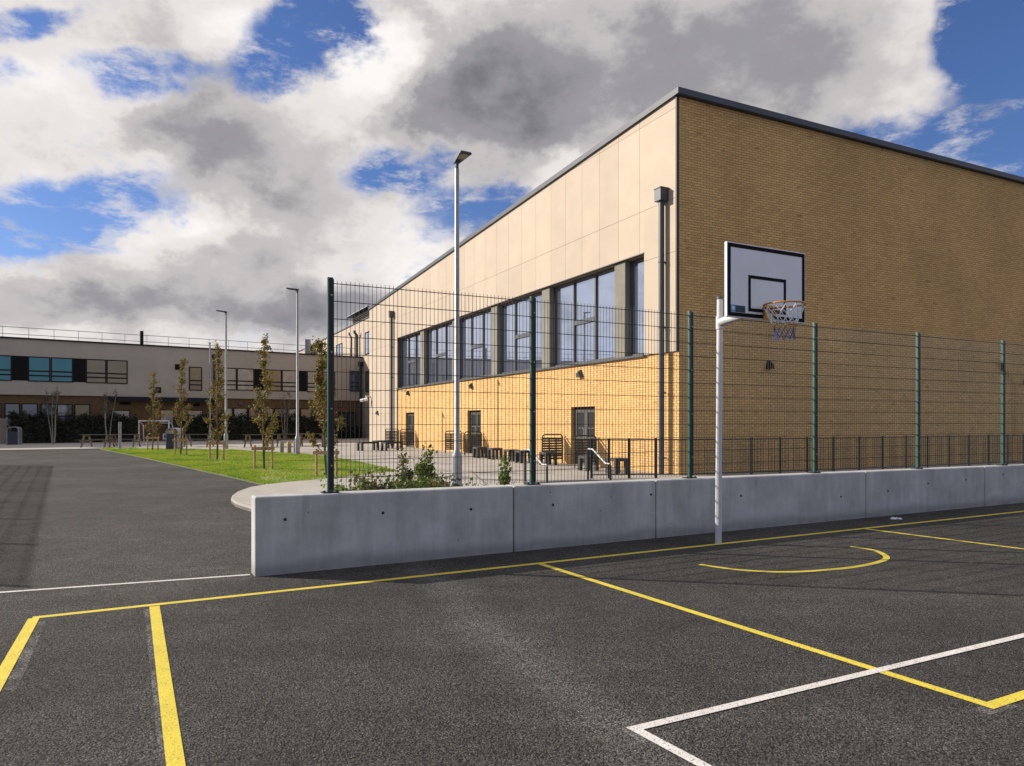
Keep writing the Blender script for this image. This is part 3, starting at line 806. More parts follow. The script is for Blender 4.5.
# louvred plant standing on the wing roof
t0, t1 = wing_t(367.5), wing_t(350)
m = MB(); zb, zt = WZ + .1, WZ + .95
m.box(.3, 1.9, t0, t1, zb, zt)
for k in range(5): m.box(.22, .3, t0 + .1, t1 - .1, zb + .06 + k * .17, zb + .16 + k * .17)
m.mat(1); m.box(-.1, 2.1, t0 - .2, t1 + 1.6, zt + .1, zt + .17)
for yy in (t0 + .1, t1 + 1.4):
    for xx in (.1, 1.8): m.tube([(xx, yy, WZ + .1), (xx, yy, zt + .1)], .04, 8)
m.build('louvred_plant', ['frame', 'steel'], wing)

# ------------------------------------------------------------------ long two storey block
RZ = 7.42
block = thing('teaching_block', 'long two storey flat roofed block with taupe render above brown brick', 'building', BA, BAng)
B0, B1 = -42., 27.4
MB().box(B0, B1, 0., 10, 3.47, RZ).build('render_wall', 'render', block)
MB().box(B0, B1, .18, 9.8, -.3, 3.468).build('brick_wall', 'brick_b', block)
MB().box(B0 - .08, B1 + .04, -.1, 10.1, RZ + .002, RZ + .11).build('roof_coping', 'fascia', block)
def bz(px, y): return ZPX(y, blk_pt(blk_t(px), 0).y)
def blk_window(xa, xb, z0, z1, glass, y=0., trans=(.42, .24), fm='frame', extra=None, label=None):
    a, b = blk_t(xa), blk_t(xb); w = .07
    f = MB(); f.box(a, b, y - .05, y + .02, z0, z0 + w); f.box(a, b, y - .05, y + .02, z1 - w, z1); f.box(a, a + w, y - .05, y + .02, z0 + w, z1 - w); f.box(b - w, b, y - .05, y + .02, z0 + w, z1 - w)
    for t in trans: f.box(a + w, b - w, y - .045, y + .02, z0 + (z1 - z0) * t - .05, z0 + (z1 - z0) * t + .05)
    o = f.build('window', fm, block)
    MB().box(a + w, b - w, y - .03, y - .005, z0 + w, z1 - w).build('pane', glass, o)
    if label: o['label'] = label
U0, U1 = 4.43, 6.22
def infill(xa, xb, z0, z1, y=0., mt='panel_dark'):
    MB().box(blk_t(xa), blk_t(xb), y - .03, y + .01, z0, z1).build('infill_panel', mt, block)
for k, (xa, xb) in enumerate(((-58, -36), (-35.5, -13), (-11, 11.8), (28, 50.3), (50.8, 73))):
    blk_window(xa, xb, U0, U1, 'glass_teal', label='window with painted teal sky reflection')
blk_window(85.8, 106.2, U0, U1, 'glass_tan', label='window with painted tan hall reflection'); blk_window(106.5, 127.6, U0, U1, 'glass_tan', label='window with painted tan hall reflection')
infill(12, 27.8, U0 + .05, U1); infill(73.2, 85.6, U0 + .05, U1); infill(-80, -58.3, U0, U1)
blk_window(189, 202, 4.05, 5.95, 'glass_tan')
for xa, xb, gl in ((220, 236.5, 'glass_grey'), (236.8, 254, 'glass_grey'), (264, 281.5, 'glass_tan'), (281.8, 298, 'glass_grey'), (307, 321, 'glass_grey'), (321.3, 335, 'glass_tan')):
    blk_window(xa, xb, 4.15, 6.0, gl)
infill(254.3, 263.7, 4.2, 6.0); infill(298.3, 306.7, 4.2, 6.0)
blk_window(349.5, 359.3, 4.3, 6.2, 'glass_block')
# ground floor
Y2 = .18
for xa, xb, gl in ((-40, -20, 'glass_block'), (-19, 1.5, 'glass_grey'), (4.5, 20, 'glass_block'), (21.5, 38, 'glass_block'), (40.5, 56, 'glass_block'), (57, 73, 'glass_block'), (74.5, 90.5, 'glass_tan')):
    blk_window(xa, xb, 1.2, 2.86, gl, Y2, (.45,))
blk_window(113, 130.5, 1.3, 2.45, 'glass_grey', Y2, ()); blk_window(160, 174.5, 1.3, 2.5, 'glass_grey', Y2, ()); blk_window(187, 203.5, 1.3, 2.5, 'glass_grey', Y2, ())
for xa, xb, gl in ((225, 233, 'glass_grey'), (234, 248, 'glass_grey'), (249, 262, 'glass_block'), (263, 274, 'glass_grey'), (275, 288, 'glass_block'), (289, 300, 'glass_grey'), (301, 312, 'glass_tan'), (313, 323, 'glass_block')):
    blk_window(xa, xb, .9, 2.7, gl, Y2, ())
a, b = blk_t(339), blk_t(356.5)
m = MB(); m.box(a, b, Y2 - .06, Y2 + .02, 0, .1); m.box(a, b, Y2 - .06, Y2 + .02, 2.3, 2.42); m.box(a, a + .1, Y2 - .06, Y2 + .02, .1, 2.3); m.box(b - .1, b, Y2 - .06, Y2 + .02, .1, 2.3); m.box((a + b) / 2 - .05, (a + b) / 2 + .05, Y2 - .06, Y2 + .02, .1, 2.3)
d = m.build('entrance_door', 'frame', block); MB().box(a + .1, b - .1, Y2 - .03, Y2, .1, 2.3).build('glass', 'glass_dark', d)
MB().box(blk_t(109), blk_t(216), -.45, Y2, 3.12, 3.455).build('canopy_fascia', 'fascia', block)
for px, yy, s in ((178, 367, .22), (158, 390, .22)):
    z = bz(px, yy); t = blk_t(px); m = MB(); m.box(t - s, t + s, -.05, .01, z - s, z + s); m.build('vent', 'panel_dark', block)
for xa, xb, yy in ((120.5, 131, 403.3), (190.5, 200, 404.8)):
    z = bz(xa, yy); MB().box(blk_t(xa), blk_t(xb), Y2 - .04, Y2 + .01, z - .1, z + .1).build('vent', 'panel_dark', block)
downpipe(block, blk_t(214), -.12, bz(214, 354.5), 2.6, .085, .15, .3, 'black'); downpipe(block, blk_t(360), -.15, bz(358, 362), 0., .085, .2, .35, 'black')
m = MB(); t = blk_t(241); m.box(t - .15, t + .15, Y2 - .14, Y2 + .01, 2.95, 3.2); m.build('wall_light', 'pipe', block)
# roof edge railing and flues
m = MB(); yr = 1.2
for z in (RZ + .45, RZ + .95): m.tube([(B0, yr, z), (B1 - .5, yr, z)], .022, 6)
for t in np.arange(B0 + .3, B1 - .4, 1.55): m.tube([(t, yr, RZ), (t, yr, RZ + .95)], .018, 6)
m.build('roof_railing', 'steel', block)
def flue(px, y0, r, mt, off=1.5):
    t = blk_t(px, off); z = ZPX(y0, blk_pt(t, off).y); MB().tube([(t, off, RZ), (t, off, z)], r, 10).build('flue', mt, block, smooth=True)
flue(141.7, 331, .13, 'frame', .5); flue(305.5, 339, .07, 'steel'); flue(308.5, 339.5, .2, 'steel'); flue(311.5, 344.5, .13, 'black'); flue(314.5, 344.5, .13, 'black')
# ------------------------------------------------------------------ street lamps
def street_lamp(p, h, rz, label, z0=PZ):
    t = thing('street_lamp', label, 'street lamp', (p[0], p[1], z0), rz, 'galvanised street lamps')
    m = MB(); m.tube([(0, 0, 0), (0, 0, .72), (0, 0, .80), (0, 0, .9), (0, 0, h - .15)], [.115, .115, .105, .062, .05], 16); m.build('pole', 'steel', t, smooth=True)
    m = MB(); m.box(.06, .118, -.045, .045, .25, .62); m.build('service_door', 'steel', t)
    m = MB(); m.tube([(0, 0, h - .16), (0, 0, h - .02)], .038, 10); m.tube([(0, 0, h - .04), (.12, 0, h + .01)], .032, 10)
    m.build('spigot', 'lamp_head', t, smooth=True)
    m = MB(); w = .15
    m.hexa([(-.06, -.06, h - .03), (.50, -w, h + .05), (.50, w, h + .05), (-.06, .06, h - .03), (-.06, -.05, h + .04), (.48, -w + .03, h + .10), (.48, w - .03, h + .10), (-.06, .05, h + .04)])
    o = m.build('lamp_head', 'lamp_head', t, bevel=.015)
    MB().hexa([(.22, -.085, h + .000), (.44, -.11, h + .034), (.44, .11, h + .034), (.22, .085, h + .000), (.22, -.085, h + .004), (.44, -.11, h + .044), (.44, .11, h + .044), (.22, .085, h + .004)]).build('led_lens', 'glass_tan', o)
    return t
lp = AT(457, 16.2); street_lamp(lp, 7.42, math.atan2(-.75, .42), 'tallest looking grey street lamp, behind the mesh fence in front of the hall')
lp = G(297.5, 455.6); street_lamp(lp, 7.62, R(180), 'grey street lamp at the lawn edge next to the row of low bollards', .04)
lp = G(226, 449.8); street_lamp(lp, 7.6, R(190), 'grey street lamp on the paving behind the lawn trees, head turned to the road')
lp = AT(210, 54.5); street_lamp(lp, 7.5, R(120), 'thin distant street lamp against the taupe block beside its downpipe')

# ------------------------------------------------------------------ trees
def branchy_tree(p, h, label, crown_r, nleaf, seed, leafm='leaf', z0=.08, clear=.55, multi=False, group='young staked lawn trees', barkm='bark'):
    global rng
    rng = np.random.default_rng(seed)
    t = thing('young_tree', label, 'tree', (p[0], p[1], z0), 0, group)
    m = MB(); tips = []
    stems = [(0., 0.)] if not multi else [(.10, .0), (-.12, .06), (.03, -.12), (-.05, .12)]
    for (sx, sy) in stems:
        lean = rng.normal(0, .02 if not multi else .05, 2); pts = []; n = 9; hh = h * (1 if not multi else rng.uniform(.75, 1.))
        for i in range(n):
            f = i / (n - 1); k = 1 + (2.6 * f if multi else 0)
            pts.append(Vector((sx * k + lean[0] * f * h + .02 * math.sin(f * 9 + seed), sy * k + lean[1] * f * h + .02 * math.cos(f * 7 + seed), f * hh * .99)))
        r0 = .036 if not multi else .032
        m.tube(pts, [r0 * (1 - .85 * i / (n - 1)) + .003 for i in range(n)], 7)
        nb = int(26 * h / 4.4) if not multi else 9
        for b in range(nb):
            f = clear * .75 / h + (1 - clear * .75 / h) * (b + rng.uniform(0, 1)) / nb if not multi else rng.uniform(.45, .95)
            f = min(f, .97)
            base = pts[0] + (pts[-1] - pts[0]) * f
            ii = min(int(f * (n - 1)), n - 2); base = pts[ii].lerp(pts[ii + 1], f * (n - 1) - ii)
            prof = crown_r * (.45 + .55 * min(1, max(0, f * h - clear * .6) / .8)) * (1 - max(0, f - .22) / .80) ** 1.25 + .035
            a = rng.uniform(0, 6.28); L = prof * rng.uniform(.75, 1.2)
            e = base + Vector((math.cos(a) * L, math.sin(a) * L, L * rng.uniform(.9, 1.9)))
            mid = base.lerp(e, .55) + Vector((math.cos(a), math.sin(a), 0)) * L * .12
            br = .011 * (1 - f) + .004
            m.tube([base, mid, e], [br, br * .7, br * .35], 5)
            tips.append((base, mid, e))
            if rng.uniform() < .15 + .75 * max(0, f - .55) / .45: tips.pop()
            for q in range(2):
                s = base.lerp(e, rng.uniform(.4, .8)); e2 = s + Vector(rng.normal(0, .12, 3)) + Vector((0, 0, .14))
                m.tube([s, e2], [br * .5, br * .25], 4); tips.append((s, s.lerp(e2, .5), e2))
    m.build('trunk', barkm, t)
    c = MB()
    for _ in range(int(nleaf * 2.15)):
        b, mi, e = tips[rng.integers(len(tips))]
        f = rng.uniform(.12, 1.02); q = b.lerp(mi, f * 2) if f < .5 else mi.lerp(e, f * 2 - 1)
        c.leaf(q + Vector(rng.normal(0, .05, 3)), rng.uniform(.04, .085))
    c.build('crown', leafm, t)
    return t
T = [((152.8, 450.0), 373, 'slim sparse tree staked on the lawn in front of the white goal frame', .50, 1000),
     ((180.8, 454.3), 359, 'slim autumn tree staked on the lawn beside the silver topped bin', .48, 1100),
     ((216.8, 459.7), 346, 'slim leafy tree staked on the lawn partly before a street lamp', .52, 1350),
     ((263.5, 468.6), 339, 'slim tree staked on the lawn beside the three low bollards', .47, 1250),
     ((326.4, 475.6), 340, 'slim yellowing tree staked on the lawn behind the first fence post', .54, 1500)]
stk = None
slab = ['timber stake frame holding the tree before the white goal frame', 'timber stake frame holding the tree beside the silver topped bin', 'timber stake frame holding the tree before the street lamp', 'timber stake frame holding the tree beside the low bollards', 'timber stake frame holding the tree behind the first fence post']
for i, ((x, y), yt, lab, cr, nl) in enumerate(T):
    p = G(x, y, .08); h = ZPX(yt, p.y) - .08
    branchy_tree(p, h, lab, cr, nl, 11 + i, 'leaf')
    if stk is None:
        stk = thing('tree_stake', slab[0], 'tree stake', (p.x, p.y, .07), R(3), 'timber stakes around the lawn trees')
        for sx in (-.27, .27): MB().tube([(sx, 0, 0), (sx, 0, .76)], .038, 8).build('post', 'timber', stk)
        m = MB(); m.box(-.36, .36, -.062, -.036, .60, .70); m.build('crossbar', 'timber', stk, bevel=.004)
        m = MB(); m.tube([(-.02, -.036, .64), (.05, .03, .64), (-.05, .06, .64), (-.02, -.036, .64)], .012, 5); m.build('tie', 'black', stk)
    else: dup(stk, (p.x, p.y, .07), R(-4 + 3 * i), slab[i])
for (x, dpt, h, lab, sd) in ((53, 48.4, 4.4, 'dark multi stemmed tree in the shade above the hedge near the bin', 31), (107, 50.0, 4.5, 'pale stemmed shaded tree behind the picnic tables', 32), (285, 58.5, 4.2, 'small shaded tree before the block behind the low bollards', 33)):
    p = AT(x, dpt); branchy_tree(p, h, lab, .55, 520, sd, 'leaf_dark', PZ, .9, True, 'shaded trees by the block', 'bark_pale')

# ------------------------------------------------------------------ hedges and shrubs
def hedge(t0, t1, off0, off1, h, label, n, seed):
    global rng
    rng = np.random.default_rng(seed)
    o = thing('hedge', label, 'hedge', blk_pt(t0, off0, PZ), BAng, 'dark clipped hedges along the block'); L = t1 - t0; D = off1 - off0
    m = MB(); m.box(.12, L - .12, .12, D - .12, -.05, h - .15); m.build('hedge_core', 'hedge', o)
    c = MB()
    for _ in range(n):
        u = rng.uniform(0, L); k = rng.uniform(); hh = h + .14 * math.sin(u * 1.3) + .12 * math.sin(u * 3.1 + 1) + .08 * math.sin(u * 7.3)
        if k < .6: q = Vector((u, rng.normal(.05, .06), rng.uniform(0, hh)))
        else: q = Vector((u, rng.uniform(0, D), hh + rng.normal(-.02, .14)))
        c.leaf(q, rng.uniform(.10, .2))
    c.build('hedge_leaves', 'hedge', o)
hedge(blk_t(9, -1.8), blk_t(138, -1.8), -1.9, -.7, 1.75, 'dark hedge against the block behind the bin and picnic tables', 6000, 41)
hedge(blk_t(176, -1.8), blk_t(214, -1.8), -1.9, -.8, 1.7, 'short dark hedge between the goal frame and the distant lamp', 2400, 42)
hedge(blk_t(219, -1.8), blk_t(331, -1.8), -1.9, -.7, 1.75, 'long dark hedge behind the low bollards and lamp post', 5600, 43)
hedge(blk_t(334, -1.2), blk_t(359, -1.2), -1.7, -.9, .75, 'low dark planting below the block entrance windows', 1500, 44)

def shrub(p, h, r, label, n, mt, seed, z0=.085, tall=False):
    global rng
    rng = np.random.default_rng(seed)
    o = thing('shrub', label, 'shrub', (p[0], p[1], z0), 0, 'shrubs in the bed behind the wall')
    m = MB(); c = MB(); ns = 3 if tall else 9
    for k in range(ns):
        a = rng.uniform(0, 6.28); rr = r * rng.uniform(.3, 1.) * (.35 if tall else 1)
        e = Vector((math.cos(a) * rr, math.sin(a) * rr, h * rng.uniform(.75, 1.)))
        mid = Vector((e.x * .35, e.y * .35, e.z * .55)); m.tube([(0, 0, -.03), mid, e], [.009, .006, .003], 5)
        for _ in range(int(n * .8) // ns):
            f = rng.uniform(.15, 1.05) if not tall else rng.uniform(.1, 1.05)
            q = Vector((0, 0, 0)).lerp(mid, f * 2) if f < .5 else mid.lerp(e, f * 2 - 1)
            c.leaf(q + Vector(np.clip(rng.normal(0, .03 + .07 * r, 3), -.12, .12)), rng.uniform(.035, .075))
    lumps = [(rng.uniform(0, 6.28), r * rng.uniform(.15, .75), h * rng.uniform(.35, .78), r * rng.uniform(.35, .55)) for _ in range(9 if not tall else 7)]
    for _ in range(int(n * 2.6)):
        a, rr, zz, lr = lumps[rng.integers(len(lumps))]
        if tall: rr *= .6
        d = Vector(rng.normal(size=3)); d.normalize(); d *= lr * rng.uniform(.3, 1.) ** .5
        q = Vector((math.cos(a) * rr, math.sin(a) * rr, zz)) + Vector((d.x, d.y, d.z * 1.15))
        if q.z > .02: c.leaf(q, rng.uniform(.025, .055))
    m.build('stem', 'bark', o); c.build('foliage', mt, o)
SH = [(349, 1.0, .78, .24, 'shrub', 420, 'small pale green shrub beside the first fence post', False), (364, .9, .60, .26, 'shrub_dark', 420, 'low dark green shrub second from the first fence post', False),
      (374, 1.3, .86, .25, 'shrub_red', 420, 'reddish green upright shrub between low dark ones', False), (386, .8, .70, .30, 'shrub_dark', 480, 'dark rounded shrub in the middle of the bed', False),
      (396, 1.2, .80, .27, 'shrub_red', 460, 'brown flecked shrub left of the thin leafy sapling', False), (410, .9, .78, .30, 'shrub', 520, 'bushy yellow green shrub under the tall bushy plant', False),
      (424, 1.6, 1.16, .20, 'shrub', 620, 'tall bushy plant standing above the other shrubs', True), (404, 2.2, 1.12, .16, 'shrub_red', 240, 'thin leafy sapling rising behind the middle shrubs', True),
      (437, .9, .78, .28, 'shrub_red', 460, 'bushy green and brown shrub beside the lamp post', False), (448, 1.2, .76, .24, 'shrub_dark', 420, 'dark shrub closest to the tall lamp post', False),
      (476, 1.1, .64, .20, 'shrub', 260, 'small low shrub alone past the lamp post', False), (505, 1.0, 1.02, .13, 'shrub', 420, 'slim upright green sapling standing alone by the fence', True)]
for i, (px, off, h, r, mt, n, lab, tall) in enumerate(SH):
    h *= .98; n = int(n * (1.6 if tall else 2.3)); r *= 1.1 if tall else 1.3
    n_ = TH + off; s = wall_s(px, n_); shrub(wall_pt(s, n_), h, r, lab, n, mt, 60 + i, tall=tall)

# ------------------------------------------------------------------ railing along the hall's shaded side
rl = thing('guard_railing', 'low black vertical bar railing along the shaded brick side of the hall', 'railing', (0, 0, PZ))
path_r = [Vector((p.x, p.y, 0)) for p in P_rail]
def rail_at_px(px):
    r = (px - CX) / F
    for a, b in zip(path_r[:-1], path_r[1:]):
        d = b - a; k = (r * a.y - a.x) / (d.x - r * d.y)
        if -.02 <= k <= 1.001: return a + d * k
    return path_r[-1]
ppx = [591.5, 609, 629, 656, 689, 720, 751.5, 780, 807, 833.6, 859.2, 882.9, 906.2, 927.6, 949.2, 969.3, 989.2, 1007.5, 1024, 1040, 1055, 1070, 1085]
RP = [rail_at_px(x) for x in ppx]; RH = 1.08
for i, p in enumerate(RP):
    nx = (RP[min(i + 1, len(RP) - 1)] - RP[max(i - 1, 0)]).normalized(); ny = Vector((-nx.y, nx.x, 0)); w = .034
    c = [p + nx * sx * w + ny * sy * .012 for sx, sy in ((-1, -1), (1, -1), (1, 1), (-1, 1))]
    MB().hexa([(q.x, q.y, -.05) for q in c] + [(q.x, q.y, RH) for q in c]).build('railing_post', 'black', rl)
for a, b in zip(RP[:-1], RP[1:]):
    m = MB(); d = (b - a).normalized(); L = (b - a).length
    m.tube([(a.x, a.y, RH - .04), (b.x, b.y, RH - .04)], .018, 6); m.tube([(a.x, a.y, .1), (b.x, b.y, .1)], .016, 6)
    n = max(2, round(L / .1))
    for k in range(1, n):
        q = a + d * L * k / n; m.tube([(q.x, q.y, .1), (q.x, q.y, RH - .04)], .0075, 5, False)
    m.build('bar_panel', 'black', rl)

def handrail(pa, za, pb, zb, label):
    t = thing('handrail', label, 'handrail', (pa.x, pa.y, PZ), 0, 'stainless stair handrails')
    d = pb - pa; m = MB()
    pts = [Vector((0, 0, za)), d * .22 + Vector((0, 0, za)), d * .8 + Vector((0, 0, zb)), d + Vector((0, 0, zb))]
    m.tube(pts, .026, 10); m.build('rail', 'steel', t, smooth=True)
    MB().tube([(0, 0, 0), (0, 0, za - .03)], .03, 8).build('post', 'black', t); MB().tube([(d.x, d.y, -.40), (d.x, d.y, zb - .03)], .03, 8).build('post', 'black', t)
h1 = AT(588, 18.9); handrail(h1, ZPX(449, 18.9) - PZ, AT(610.5, 18.0), ZPX(464, 18.0) - PZ, 'sloping steel handrail beside the end of the black railing')
h2 = AT(525, 18.3); handrail(h2, ZPX(449.5, 18.3) - PZ, AT(547, 17.4), ZPX(465, 17.4) - PZ, 'sloping steel handrail partly behind the second fence post')
sa, sb = AT(527, 18.1), AT(588, 18.75); dd = (sb - sa).normalized(); nd = Vector((dd.y, -dd.x, 0))
m = MB()
for k in range(2):
    q = [sa + nd * .35 * k, sb + nd * .35 * k, sb + nd * .35 * (k + 1), sa + nd * .35 * (k + 1)]
    m.prism([(v.x, v.y) for v in q], -.42, -.09 - .14 * k)
tag(m.build('steps', 'path'), 'pale concrete steps down between the two steel handrails', 'steps', kind='structure')

# ------------------------------------------------------------------ door guards and plaza seats
def guard_make(label, loc):
    t = thing('door_guard', label, 'door guard', loc, HA, 'slatted metal door guards on the plaza')
    W, H, r = .84, 1.06, .12; m = MB()
    pts = [(0, 0, 0)] + [(0, 0, H - r)] + [(-r + r * math.cos(a), 0, H - r + r * math.sin(a)) for a in np.linspace(0, math.pi / 2, 5)] + [(-W + r - r * math.sin(a), 0, H - r + r * math.cos(a)) for a in np.linspace(0, math.pi / 2, 5)] + [(-W, 0, 0)]
    m.tube(pts, .024, 8); m.build('hoop_frame', 'black', t, smooth=True)
    s = MB()
    for k in range(9):
        z = .16 + k * .09; s.box(-W + .03, -.03, -.012, .012, z, z + .066)
    for xx in (-W * .32, -W * .66): s.box(xx - .02, xx + .02, -.016, .016, .14, .94)
    s.build('slat_panel', 'charcoal', t); return t
gd = [(6.45, 'slatted door guard standing clear of the double door with the handrails'), (4.22, 'slatted door guard in front of the double door with the handrails'), (16.15, 'slatted door guard right behind the tall lamp post'), (13.75, 'slatted door guard in front of the middle double door'), (26.3, 'slatted door guard beside the downpipe at the end of the brick'), (23.35, 'slatted door guard in front of the far double door')]
g0 = None
for t, lab in gd:
    p = hall_pt(-.06, t, PZ)
    if g0 is None: g0 = guard_make(lab, p)
    else: dup(g0, p, HA, lab)
def bench_make(label, loc, rz, L=.5):
    t = thing('plaza_bench', label, 'bench', loc, rz, 'charcoal block benches on the plaza'); W = .46; H = .46
    MB().box(-L / 2, L / 2, -W / 2, W / 2, H - .085, H).build('seat', 'charcoal', t, bevel=.008)
    for sx in (-1, 1):
        for sy in (-1, 1):
            MB().box(sx * L / 2, sx * (L / 2 - .10), sy * W / 2, sy * (W / 2 - .11), 0, H - .086).build('leg', 'charcoal', t, bevel=.006)
    return t
bl = [((588.5, 470.5), 'charcoal bench in front of the double door near the handrail'), ((617, 473.5), 'charcoal bench behind the black railing near the hall corner'), ((548, 465), 'charcoal bench before the free standing door guard'), ((523, 462.8), 'charcoal bench half hidden by the second fence post'), ((511.5, 461.5), 'charcoal bench in the middle of the row, behind the slim sapling'),
      ((495, 459.3), 'charcoal bench beside the one nearest the middle door'), ((480, 457.8), 'charcoal bench at the middle double door'), ((368, 450.6), 'charcoal bench farthest out on the plaza near the hall end'), ((383, 448.5), 'charcoal bench under the far downpipe, third of the end group'), ((392, 450.6), 'charcoal bench beside the far door guard')]
b0 = {}
for (x, y), lab in bl:
    p = G(x, y, PZ); far = x < 400; rz = HA + (R(20) if far else math.pi / 2)
    if far not in b0: b0[far] = bench_make(lab, p, rz, 1.1 if far else .5)
    else: dup(b0[far], p, rz, lab)

# ------------------------------------------------------------------ furniture in front of the block
def picnic_make(label, loc, rz):
    t = thing('picnic_table', label, 'picnic table', loc, rz, 'dark picnic tables before the block'); L = 1.8
    m = MB()
    for k in range(5): m.box(-L / 2, L / 2, -.36 + k * .147, -.36 + k * .147 + .135, .71, .75)
    m.build('tabletop', 'table_wood', t)
    for s in (-1, 1):
        m = MB()
        for k in range(2): m.box(-L / 2, L / 2, s * (.56 + k * .14), s * (.56 + k * .14 + .13), .42, .455)
        m.build('seat', 'table_wood', t)
    for sx in (-.65, .65):
        m = MB(); w = .035
        m.box(sx - w, sx + w, -.72, .72, .34, .42); m.box(sx - w + .002, sx + w - .002, -.36, .36, .63, .71)
        for s in (-1, 1): m.hexa([(sx - w, s * .62 - .05, 0), (sx + w, s * .62 - .05, 0), (sx + w, s * .62 + .05, 0), (sx - w, s * .62 + .05, 0), (sx - w, s * .24 - .05, .70), (sx + w, s * .24 - .05, .70), (sx + w, s * .24 + .05, .70), (sx - w, s * .24 + .05, .70)])
        m.build('leg_frame', 'grey_timber', t)
    return t
pk = [((98, 447.2), 'dark picnic table beside the tall thin bollard', 4), ((125, 446.8), 'dark picnic table between the thin bollard and the goal frame', 10), ((199, 446.6), 'dark picnic table behind the staked lawn trees and bin', 6), ((259, 447.2), 'dark picnic table behind the tree beside the low bollards', 2), ((290, 446.2), 'dark picnic table behind the lamp post at the lawn edge', 8), ((312, 445.6), 'dark picnic table farthest along the block, near the fence post', 12)]
k0 = None
for (x, y), lab, a in pk:
    p = G(x, y, PZ)
    if k0 is None: k0 = picnic_make(lab, p, R(a))
    else: dup(k0, p, R(a), lab)
def bin_make(label, loc, rz):
    t = thing('litter_bin', label, 'litter bin', loc, rz, 'hooded litter bins'); m = MB()
    m.box(-.3, .3, -.26, .26, .02, .86); m.build('body', 'bin', t, bevel=.02)
    m = MB()
    for s in (-1, 1): m.box(s * .305, s * .345, -.27, .27, 0, 1.02)
    n = 7
    for k in range(n):
        a0_, a1_ = math.pi * k / n, math.pi * (k + 1) / n
        p = [(.345 * math.cos(a), 1.02 + .16 * math.sin(a)) for a in (a0_, a1_)]; q = [(.305 * math.cos(a), 1.02 + .12 * math.sin(a)) for a in (a0_, a1_)]
        m.hexa([(q[0][0], -.27, q[0][1]), (p[0][0], -.27, p[0][1]), (p[0][0], .27, p[0][1]), (q[0][0], .27, q[0][1]), (q[1][0], -.27, q[1][1]), (p[1][0], -.27, p[1][1]), (p[1][0], .27, p[1][1]), (q[1][0], .27, q[1][1])])
    m.build('hood', 'steel', t); return t
bn = bin_make('dark blue litter bin with silver hood in front of the hedge', G(14.5, 444.6, PZ), R(12))
dup(bn, G(174.5, 449.4, PZ), R(-8), 'silver hooded litter bin standing behind the staked lawn tree')
fp = thing('timber_fence', 'pale vertical board fence panel beside the dark blue bin', 'fence', blk_pt(blk_t(-40, -1.5), -1.6, PZ), BAng)
Lf = blk_t(8.5, -1.6) - blk_t(-40, -1.5)
m = MB()
for k in range(int(Lf / .15)): m.box(k * .15, k * .15 + .14, 0, .022, 0, 1.72 + .004 * (k % 3))
m.build('board_panel', 'grey_timber', fp)
m = MB(); m.box(0, Lf, .024, .07, .3, .38); m.box(0, Lf, .024, .07, 1.3, 1.38); m.build('fence_rail', 'grey_timber', fp)
MB().box(Lf + .002, Lf + .1, -.02, .08, 0, 1.76).build('fence_post', 'grey_timber', fp)
# goal frame
gp = AT(154, 46.5); gf = thing('goal_frame', 'white framed goal with small white box behind the staked tree', 'goal', (gp.x, gp.y, PZ), R(8))
m = MB(); m.tube([(-.92, 0, 0), (-.92, 0, 1.55), (.92, 0, 1.55), (.92, 0, 0)], .05, 8); m.build('front_frame', 'white_metal', gf)
m = MB(); m.tube([(-.92, .03, 1.5), (-.92, .7, 1.3), (-.92, .9, 0)], .03, 6); m.tube([(.92, .03, 1.5), (.92, .7, 1.3), (.92, .9, 0)], .03, 6); m.tube([(-.92, .9, .04), (.92, .9, .04)], .03, 6); m.build('rear_frame', 'white_metal', gf)
m = MB(); frame_rect(m, .55, .82, .35, .72, .06, -.03, .03); m.build('box', 'white_metal', gf)
# bollards
def bollard(p, h, r, label, mats, cap=True, grp='low bollards at the lawn edge'):
    t = thing('bollard', label, 'bollard', (p.x, p.y, PZ), 0, grp)
    MB().tube([(0, 0, -.02), (0, 0, h)], r, 12).build('post', mats[0], t, smooth=True)
    MB().tube([(0, 0, h * .78), (0, 0, h * .99)], r * 1.05, 12).build('band', mats[1], t, smooth=True)
bollard(G(120, 450.2), 1.5, .075, 'tall thin grey bollard at the lawn corner beside the picnic table', ('steel', 'steel'), grp='tall thin bollards')
bollard(G(281.8, 453.9), .56, .10, 'low pale bollard left of the yellow topped one', ('grey_timber', 'steel'))
bollard(G(289.2, 454.3), .56, .10, 'low bollard with a yellow top, middle of three', ('grey_timber', 'bollard_yellow'))
bollard(G(295, 453.6), .56, .09, 'low pale bollard touching the lamp post in view', ('steel', 'steel'))
# litter
m = MB(); lp = G(893, 519.5)
for a, b, c, s in ((0, 0, .02, .05), (.07, .02, .012, .035), (.11, -.01, .01, .03)):
    m.hexa([(a - s, b - s * .6, .003), (a + s, b - s * .5, .003), (a + s * .8, b + s * .6, .003), (a - s * .9, b + s * .5, .003), (a - s * .6, b - s * .4, c + .02), (a + s * .5, b - s * .2, c), (a + s * .7, b + s * .4, c + .012), (a - s * .6, b + s * .5, c)])
o = m.build('litter', 'litter'); o.location = (lp.x, lp.y, .004); tag(o, 'crumpled white paper litter lying in the wall shadow', 'litter')

# ------------------------------------------------------------------ sky, sun, camera
SUN = Vector((-.9825, .186, 0)).normalized(); EL = R(24.4)
sd = Vector((SUN.x * math.cos(EL), SUN.y * math.cos(EL), math.sin(EL)))
sun = bpy.data.lights.new('sun', 'SUN'); sun.energy = 3.9; sun.angle = R(.5); sun.color = (1., .91, .79)
so = bpy.data.objects.new('sun', sun); COL.objects.link(so); so.rotation_euler = sd.to_track_quat('Z', 'Y').to_euler(); so.location = (-30, 10, 30)

